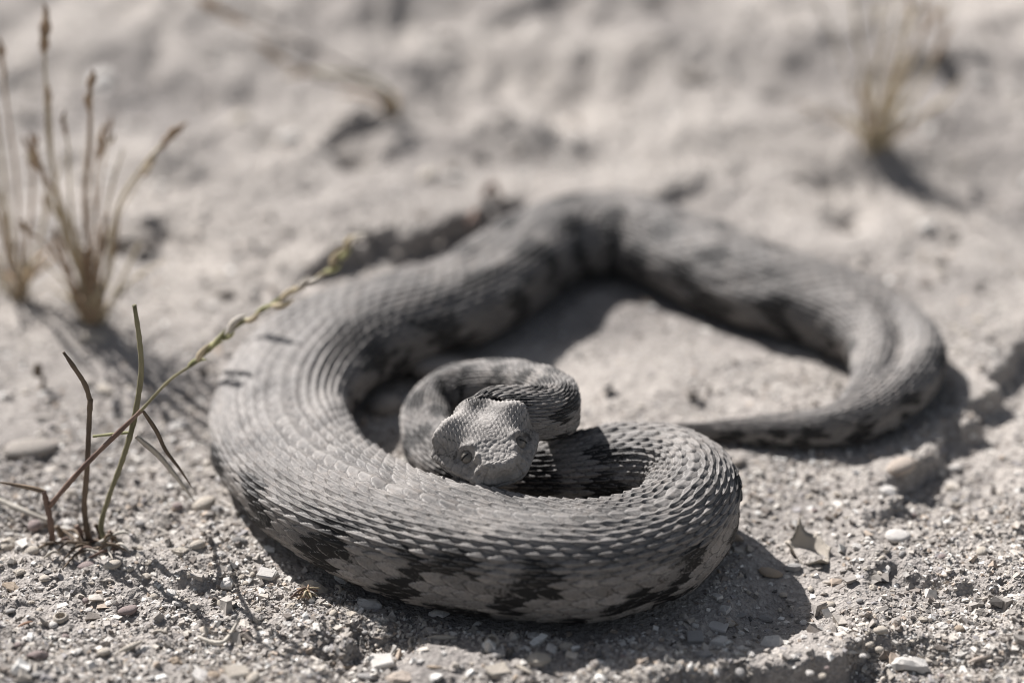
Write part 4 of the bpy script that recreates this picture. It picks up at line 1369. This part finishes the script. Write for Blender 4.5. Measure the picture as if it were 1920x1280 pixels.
for q, (a, b, c_) in enumerate([((150, 1022), (110, 1000), (60, 985)), ((180, 1025), (230, 1012), (262, 1010)), ((190, 1030), (150, 1045), (118, 1068)),
                                ((170, 1024), (130, 1030), (75, 1020)), ((215, 1022), (205, 1038), (212, 1052)), ((160, 1026), (140, 1008), (100, 1004))]):
    pp = [on_ground(*a) + [0, 0, .0008], on_ground(*b) + [0, 0, .0016 + .0006 * (q % 2)], on_ground(*c_) + [0, 0, .0004]]
    stem(plant, 'dead_leaf', pp, [2.6 * k0, 3.2 * k0, 1.2 * k0], [G_BROWN, G_PALE, G_BROWN][q % 3], 20 + q)
for q in range(16):
    R = random.Random(q + 70)
    cx, cy, an = R.gauss(175, 45), R.gauss(1026, 11), R.uniform(-0.7, 0.7)
    ln = R.uniform(12, 34)
    pp = [on_ground(cx - ln * math.cos(an), cy - ln * .5 * math.sin(an)) + [0, 0, .0006], on_ground(cx, cy) + [0, 0, .0008 + R.uniform(0, .0022)], on_ground(cx + ln * math.cos(an), cy + ln * .5 * math.sin(an)) + [0, 0, .0006]]
    stem(plant, 'dead_leaf', pp, [1.4 * k0, 3.4 * k0, 1.2 * k0], [G_BROWN, G_BROWN, G_PALE, G_RED][q % 4], 120 + q, 5, 5)
for q, (cx, cy, h_) in enumerate([(112, 1008, 26), (150, 1012, 32), (186, 1016, 40), (210, 1014, 22)]):
    pb = on_ground(cx, cy)
    stem(plant, 'stub', [pb - [0, 0, .001], pb + [.0004, 0, h_ * k0 * .5], pb + [-.0006, 0, h_ * k0]], [6 * k0, 5 * k0, 4 * k0], [G_BROWN, G_RED][q % 2], 140 + q)
SPIKE = [V(264, 770, -.010), V(320, 711, -.016), V(365, 680, -.020), V(430, 622, -.024), V(478, 592, -.027), V(520, 566, -.030), V(560, 540, -.033), V(605, 512, -.037), V(648, 472, -.041), V(664, 455, -.043)]
spike = stem(plant, 'seed_stalk', SPIKE, [2.9 * k0, 2.7 * k0, 2.6 * k0, 2.2 * k0, 1.8 * k0, 1.2 * k0], G_OLIVE, 8)
fine = curve_pts(SPIKE, 12)
acc = np.r_[0, np.cumsum(np.linalg.norm(np.diff(np.array(fine), axis=0), axis=1))]
for q, f in enumerate(np.linspace(0.26, 0.985, 21)):
    i = int(np.searchsorted(acc, f * acc[-1])); i = min(max(i, 1), len(fine) - 2)
    d = np.array(fine[i + 1]) - np.array(fine[i - 1])
    R = random.Random(q)
    d = d / np.linalg.norm(d) + np.array([R.uniform(-.12, .12), R.uniform(-.12, .12), (0.16 if q % 2 else -0.16)])
    m_ = G_GREEN if R.random() < 0.5 else (G_STRAW if R.random() < 0.7 else G_PALE)
    spikelet(spike, fine[i], d, R.uniform(40, 60) * k0, R.uniform(9, 13.5) * k0, m_, q)

# -- blurred tufts behind
def tuft(name, bx, by, stems, label, mats, seed, group=None, thatch=12, spread=0.9, wisps=0, tall=400, lean=0.0):
    b = on_ground(bx, by)
    t = empty(name, b); tag(t, label, 'grass', group)
    k = pxsize(b); R = random.Random(seed)
    for q, (x0, pts, w, head, mi) in enumerate(stems):
        dy = R.uniform(-.008, .008)
        P = [on_ground(bx + x0, by + R.uniform(-6, 6)) - [0, 0, .002]] + [ony(x, y, b[1] + dy * (j + 1) / len(pts)) for j, (x, y) in enumerate(pts)]
        s_ = stem(t, 'stem', P, [w * k, w * .8 * k, w * .5 * k], mats[mi], seed * 50 + q, 6, 6)
        if head:
            e = np.array(P[-1]); d = e - np.array(P[-2]); d = d / np.linalg.norm(d)
            for h in range(7):
                dd = d + np.array([R.uniform(-.25, .25), R.uniform(-.25, .25), R.uniform(-.25, .25)])
                spikelet(s_, e - d * head * k * (1 - h / 7), dd, head * .5 * k, head * .15 * k, G_SEED, seed * 900 + q * 20 + h)
    for q in range(wisps):
        a = R.uniform(-0.42, 0.42) + lean; hgt = R.uniform(0.45, 1.0) * tall; cx = R.uniform(-26, 26); dy = R.uniform(-.015, .015)
        P = [on_ground(bx + cx, by + R.uniform(-8, 8)) - [0, 0, .002]]
        for f in (0.35, 0.7, 1.0):
            P.append(ony(bx + cx + hgt * f * math.sin(a) * (0.7 + 0.6 * f) + R.uniform(-8, 8), by - hgt * f * math.cos(a), b[1] + dy * f))
        w_ = stem(t, 'stem', P, [2.4 * k, 2.0 * k, 1.2 * k], mats[R.choice((1, 1, 2))], seed * 70 + q, 5, 5)
        if R.random() < 0.6:
            e = np.array(P[-1]); d = e - np.array(P[-2]); d = d / np.linalg.norm(d)
            for h in range(4):
                dd = d + np.array([R.uniform(-.25, .25), R.uniform(-.25, .25), R.uniform(-.25, .25)])
                spikelet(w_, e - d * 40 * k * (1 - h / 4), dd, 26 * k, 8 * k, mats[R.choice((1, 2))], seed * 700 + q * 9 + h)
    for q in range(thatch):
        a = R.uniform(-spread, spread); hgt = R.uniform(40, 170); cx = R.uniform(-22, 22)
        P = [on_ground(bx + cx, by + R.uniform(-8, 8)) - [0, 0, .002]]
        for f in (0.4, 0.75, 1.0):
            P.append(ony(bx + cx + hgt * f * math.sin(a) * (1 + 0.5 * f), by - hgt * f * math.cos(a) * (1 - 0.15 * f * f), b[1] + R.uniform(-.01, .01)))
        blade(t, 'dead_blade', P, R.uniform(5, 10) * k, mats[R.choice((1, 1, 2))], (R.uniform(-1, 1), R.uniform(-1, 1), 0.3))
    return t

tuft('dry_grass_tuft', 172, 600, [
    (0, [(170, 500), (160, 380), (168, 270), (170, 150)], 7, 70, 2), (-4, [(150, 520), (120, 440), (100, 330), (92, 170)], 5, 40, 1),
    (8, [(205, 480), (225, 380), (270, 310), (332, 240)], 4.5, 60, 1), (-6, [(140, 480), (95, 300), (85, 150), (82, 30)], 4.5, 75, 1),
    (2, [(178, 540), (190, 470), (200, 400)], 8, 0, 0), (-10, [(150, 560), (128, 500), (105, 440)], 5, 50, 0), (5, [(185, 470), (178, 340), (190, 250)], 4, 60, 2),
    (-2, [(165, 540), (150, 480), (142, 430)], 9, 0, 0), (10, [(210, 560), (240, 500), (262, 455)], 4, 0, 1), (-8, [(138, 470), (100, 390), (70, 300)], 4, 60, 1),
    (3, [(180, 520), (196, 420), (215, 330), (232, 280)], 3.5, 0, 1), (-5, [(150, 500), (132, 380), (128, 280), (120, 220)], 3.5, 40, 1), (6, [(190, 540), (215, 470), (222, 410)], 5, 0, 2), (-9, [(140, 540), (110, 480), (90, 450)], 5, 0, 2), (0, [(168, 560), (166, 520), (160, 470)], 10, 0, 2)],
     'brown dry grass tuft with seed heads left of the black-shadowed stone', [G_SEED, G_STRAW, G_SEED], 3, wisps=6, tall=420)
tuft('dry_grass_tuft', 35, 560, [
    (0, [(25, 470), (10, 350), (-10, 200)], 5, 60, 1), (4, [(50, 470), (60, 380), (62, 260)], 4.5, 60, 2), (-3, [(20, 480), (0, 400), (-20, 300)], 5, 0, 0),
    (2, [(38, 460), (30, 330), (12, 190), (2, 90)], 4, 60, 2), (6, [(60, 500), (78, 440), (90, 360)], 4, 50, 1)],
     'thin dry grass tuft left of the brown tuft', [G_SEED, G_STRAW, G_SEED], 5, wisps=5, tall=420)
tuft('straw_grass_tuft', 1640, 282, [
    (-8, [(1622, 210), (1618, 130), (1606, 50), (1596, -40)], 5, 0, 1), (-2, [(1628, 220), (1640, 150), (1665, 60), (1680, -30)], 4.5, 0, 1),
    (5, [(1655, 230), (1690, 170), (1720, 90), (1740, 10)], 4.5, 60, 1), (10, [(1670, 240), (1710, 190), (1750, 120), (1775, 60)], 4, 60, 1),
    (0, [(1645, 240), (1660, 200), (1668, 150)], 7, 0, 2), (8, [(1665, 250), (1685, 225), (1705, 190)], 7, 0, 1), (-6, [(1632, 250), (1624, 210), (1612, 165)], 6, 0, 2),
    (12, [(1680, 250), (1730, 215), (1770, 190), (1800, 150)], 4, 0, 1), (3, [(1650, 220), (1670, 130), (1700, 30), (1710, -30)], 4, 60, 1), (-4, [(1630, 235), (1634, 195), (1640, 120)], 6, 0, 1)],
     'straw coloured grass tuft on a mound with its shadow falling over a dip', [G_SEED, G_STRAW, G_SEED], 7, wisps=9, tall=330, lean=0.16)
tuft('arching_grass', 735, 215, [
    (0, [(720, 178), (670, 160), (600, 145), (540, 120), (495, 85)], 5, 60, 4), (2, [(722, 170), (660, 130), (560, 80), (470, 50), (392, 8)], 3.5, 80, 4),
    (-4, [(715, 195), (680, 180), (640, 175)], 8, 0, 0), (6, [(745, 195), (735, 180), (700, 168)], 7, 0, 0), (3, [(728, 172), (690, 150), (590, 135), (545, 140)], 4, 45, 3)],
     'low arching grass with dark seed heads behind the snake', [G_SEED, G_STRAW, G_SEED, G_GREEN, G_BROWN], 11, None, 0)

# -- small dead plant matter
scrap_b = on_ground(572, 1124)
scrap = empty('fibre_scrap', scrap_b); tag(scrap, 'brown fibrous scrap of dead plant under the cream curved flake', 'plant scrap')
for q in range(16):
    R = random.Random(q + 400); a = R.uniform(0, 6.28); l = R.uniform(.0014, .0032)
    c_ = scrap_b + np.array([R.uniform(-.0014, .0014), R.uniform(-.0012, .0012), R.uniform(.0004, .0024)])
    d = np.array([math.cos(a), math.sin(a) * .6, R.uniform(-.3, .4)]) * l
    stem(scrap, 'fibre', [c_ - d, c_ + [0, 0, .0006], c_ + d], [.0002, .00034, .00015], [G_SEED, G_RED, G_STRAW][q % 3], q, 4, 5)
tw = [on_ground(372, 1200) + [0, 0, .001], on_ground(398, 1212) + [0, 0, .0014], on_ground(418, 1214) + [0, 0, .0016], on_ground(436, 1196) + [0, 0, .002], on_ground(452, 1180) + [0, 0, .0036]]
twig = empty('twig', tw[0]); tag(twig, 'thin grey bent twig lying across the twin grass shadows', 'twig')
stem(twig, 'stick', tw, [.0004, .0005, .0005, .0003], G_PALE, 3)
stw = [on_ground(-10, 945) + [0, 0, .002], on_ground(40, 968) + [0, 0, .002], on_ground(95, 990) + [0, 0, .002]]
straw = empty('straw_stalk', stw[0]); tag(straw, 'pale dry straw lying on the sand behind the leftmost grass stalk', 'straw')
stem(straw, 'stalk', stw, [.0007, .0007, .0005], G_PALE, 4)
rt = [on_ground(880, 425) + [0, 0, .001], on_ground(905, 402) + [0, 0, .005], on_ground(925, 390) + [0, 0, .008], on_ground(938, 394) + [0, 0, .004]]
root = empty('root', rt[0]); tag(root, 'short reddish brown root on the low bank behind the snake', 'root')
stem(root, 'stick', rt, [.0009, .0011, .0007], G_RED, 5)
bd = on_ground(75, 730)
bud = empty('dry_stalk', bd); tag(bud, 'short dark dry stalk with a bud above the flat pale stone', 'plant')
stem(bud, 'stem', [bd - [0, 0, .001], bd + [.001, .001, .003], bd + [-.001, 0, .005]], [.0007, .0006, .0005], G_BROWN, 6)
spikelet(bud, bd + [-.001, 0, .004], [0.1, 0, 1], .004, .0026, G_BROWN, 77)
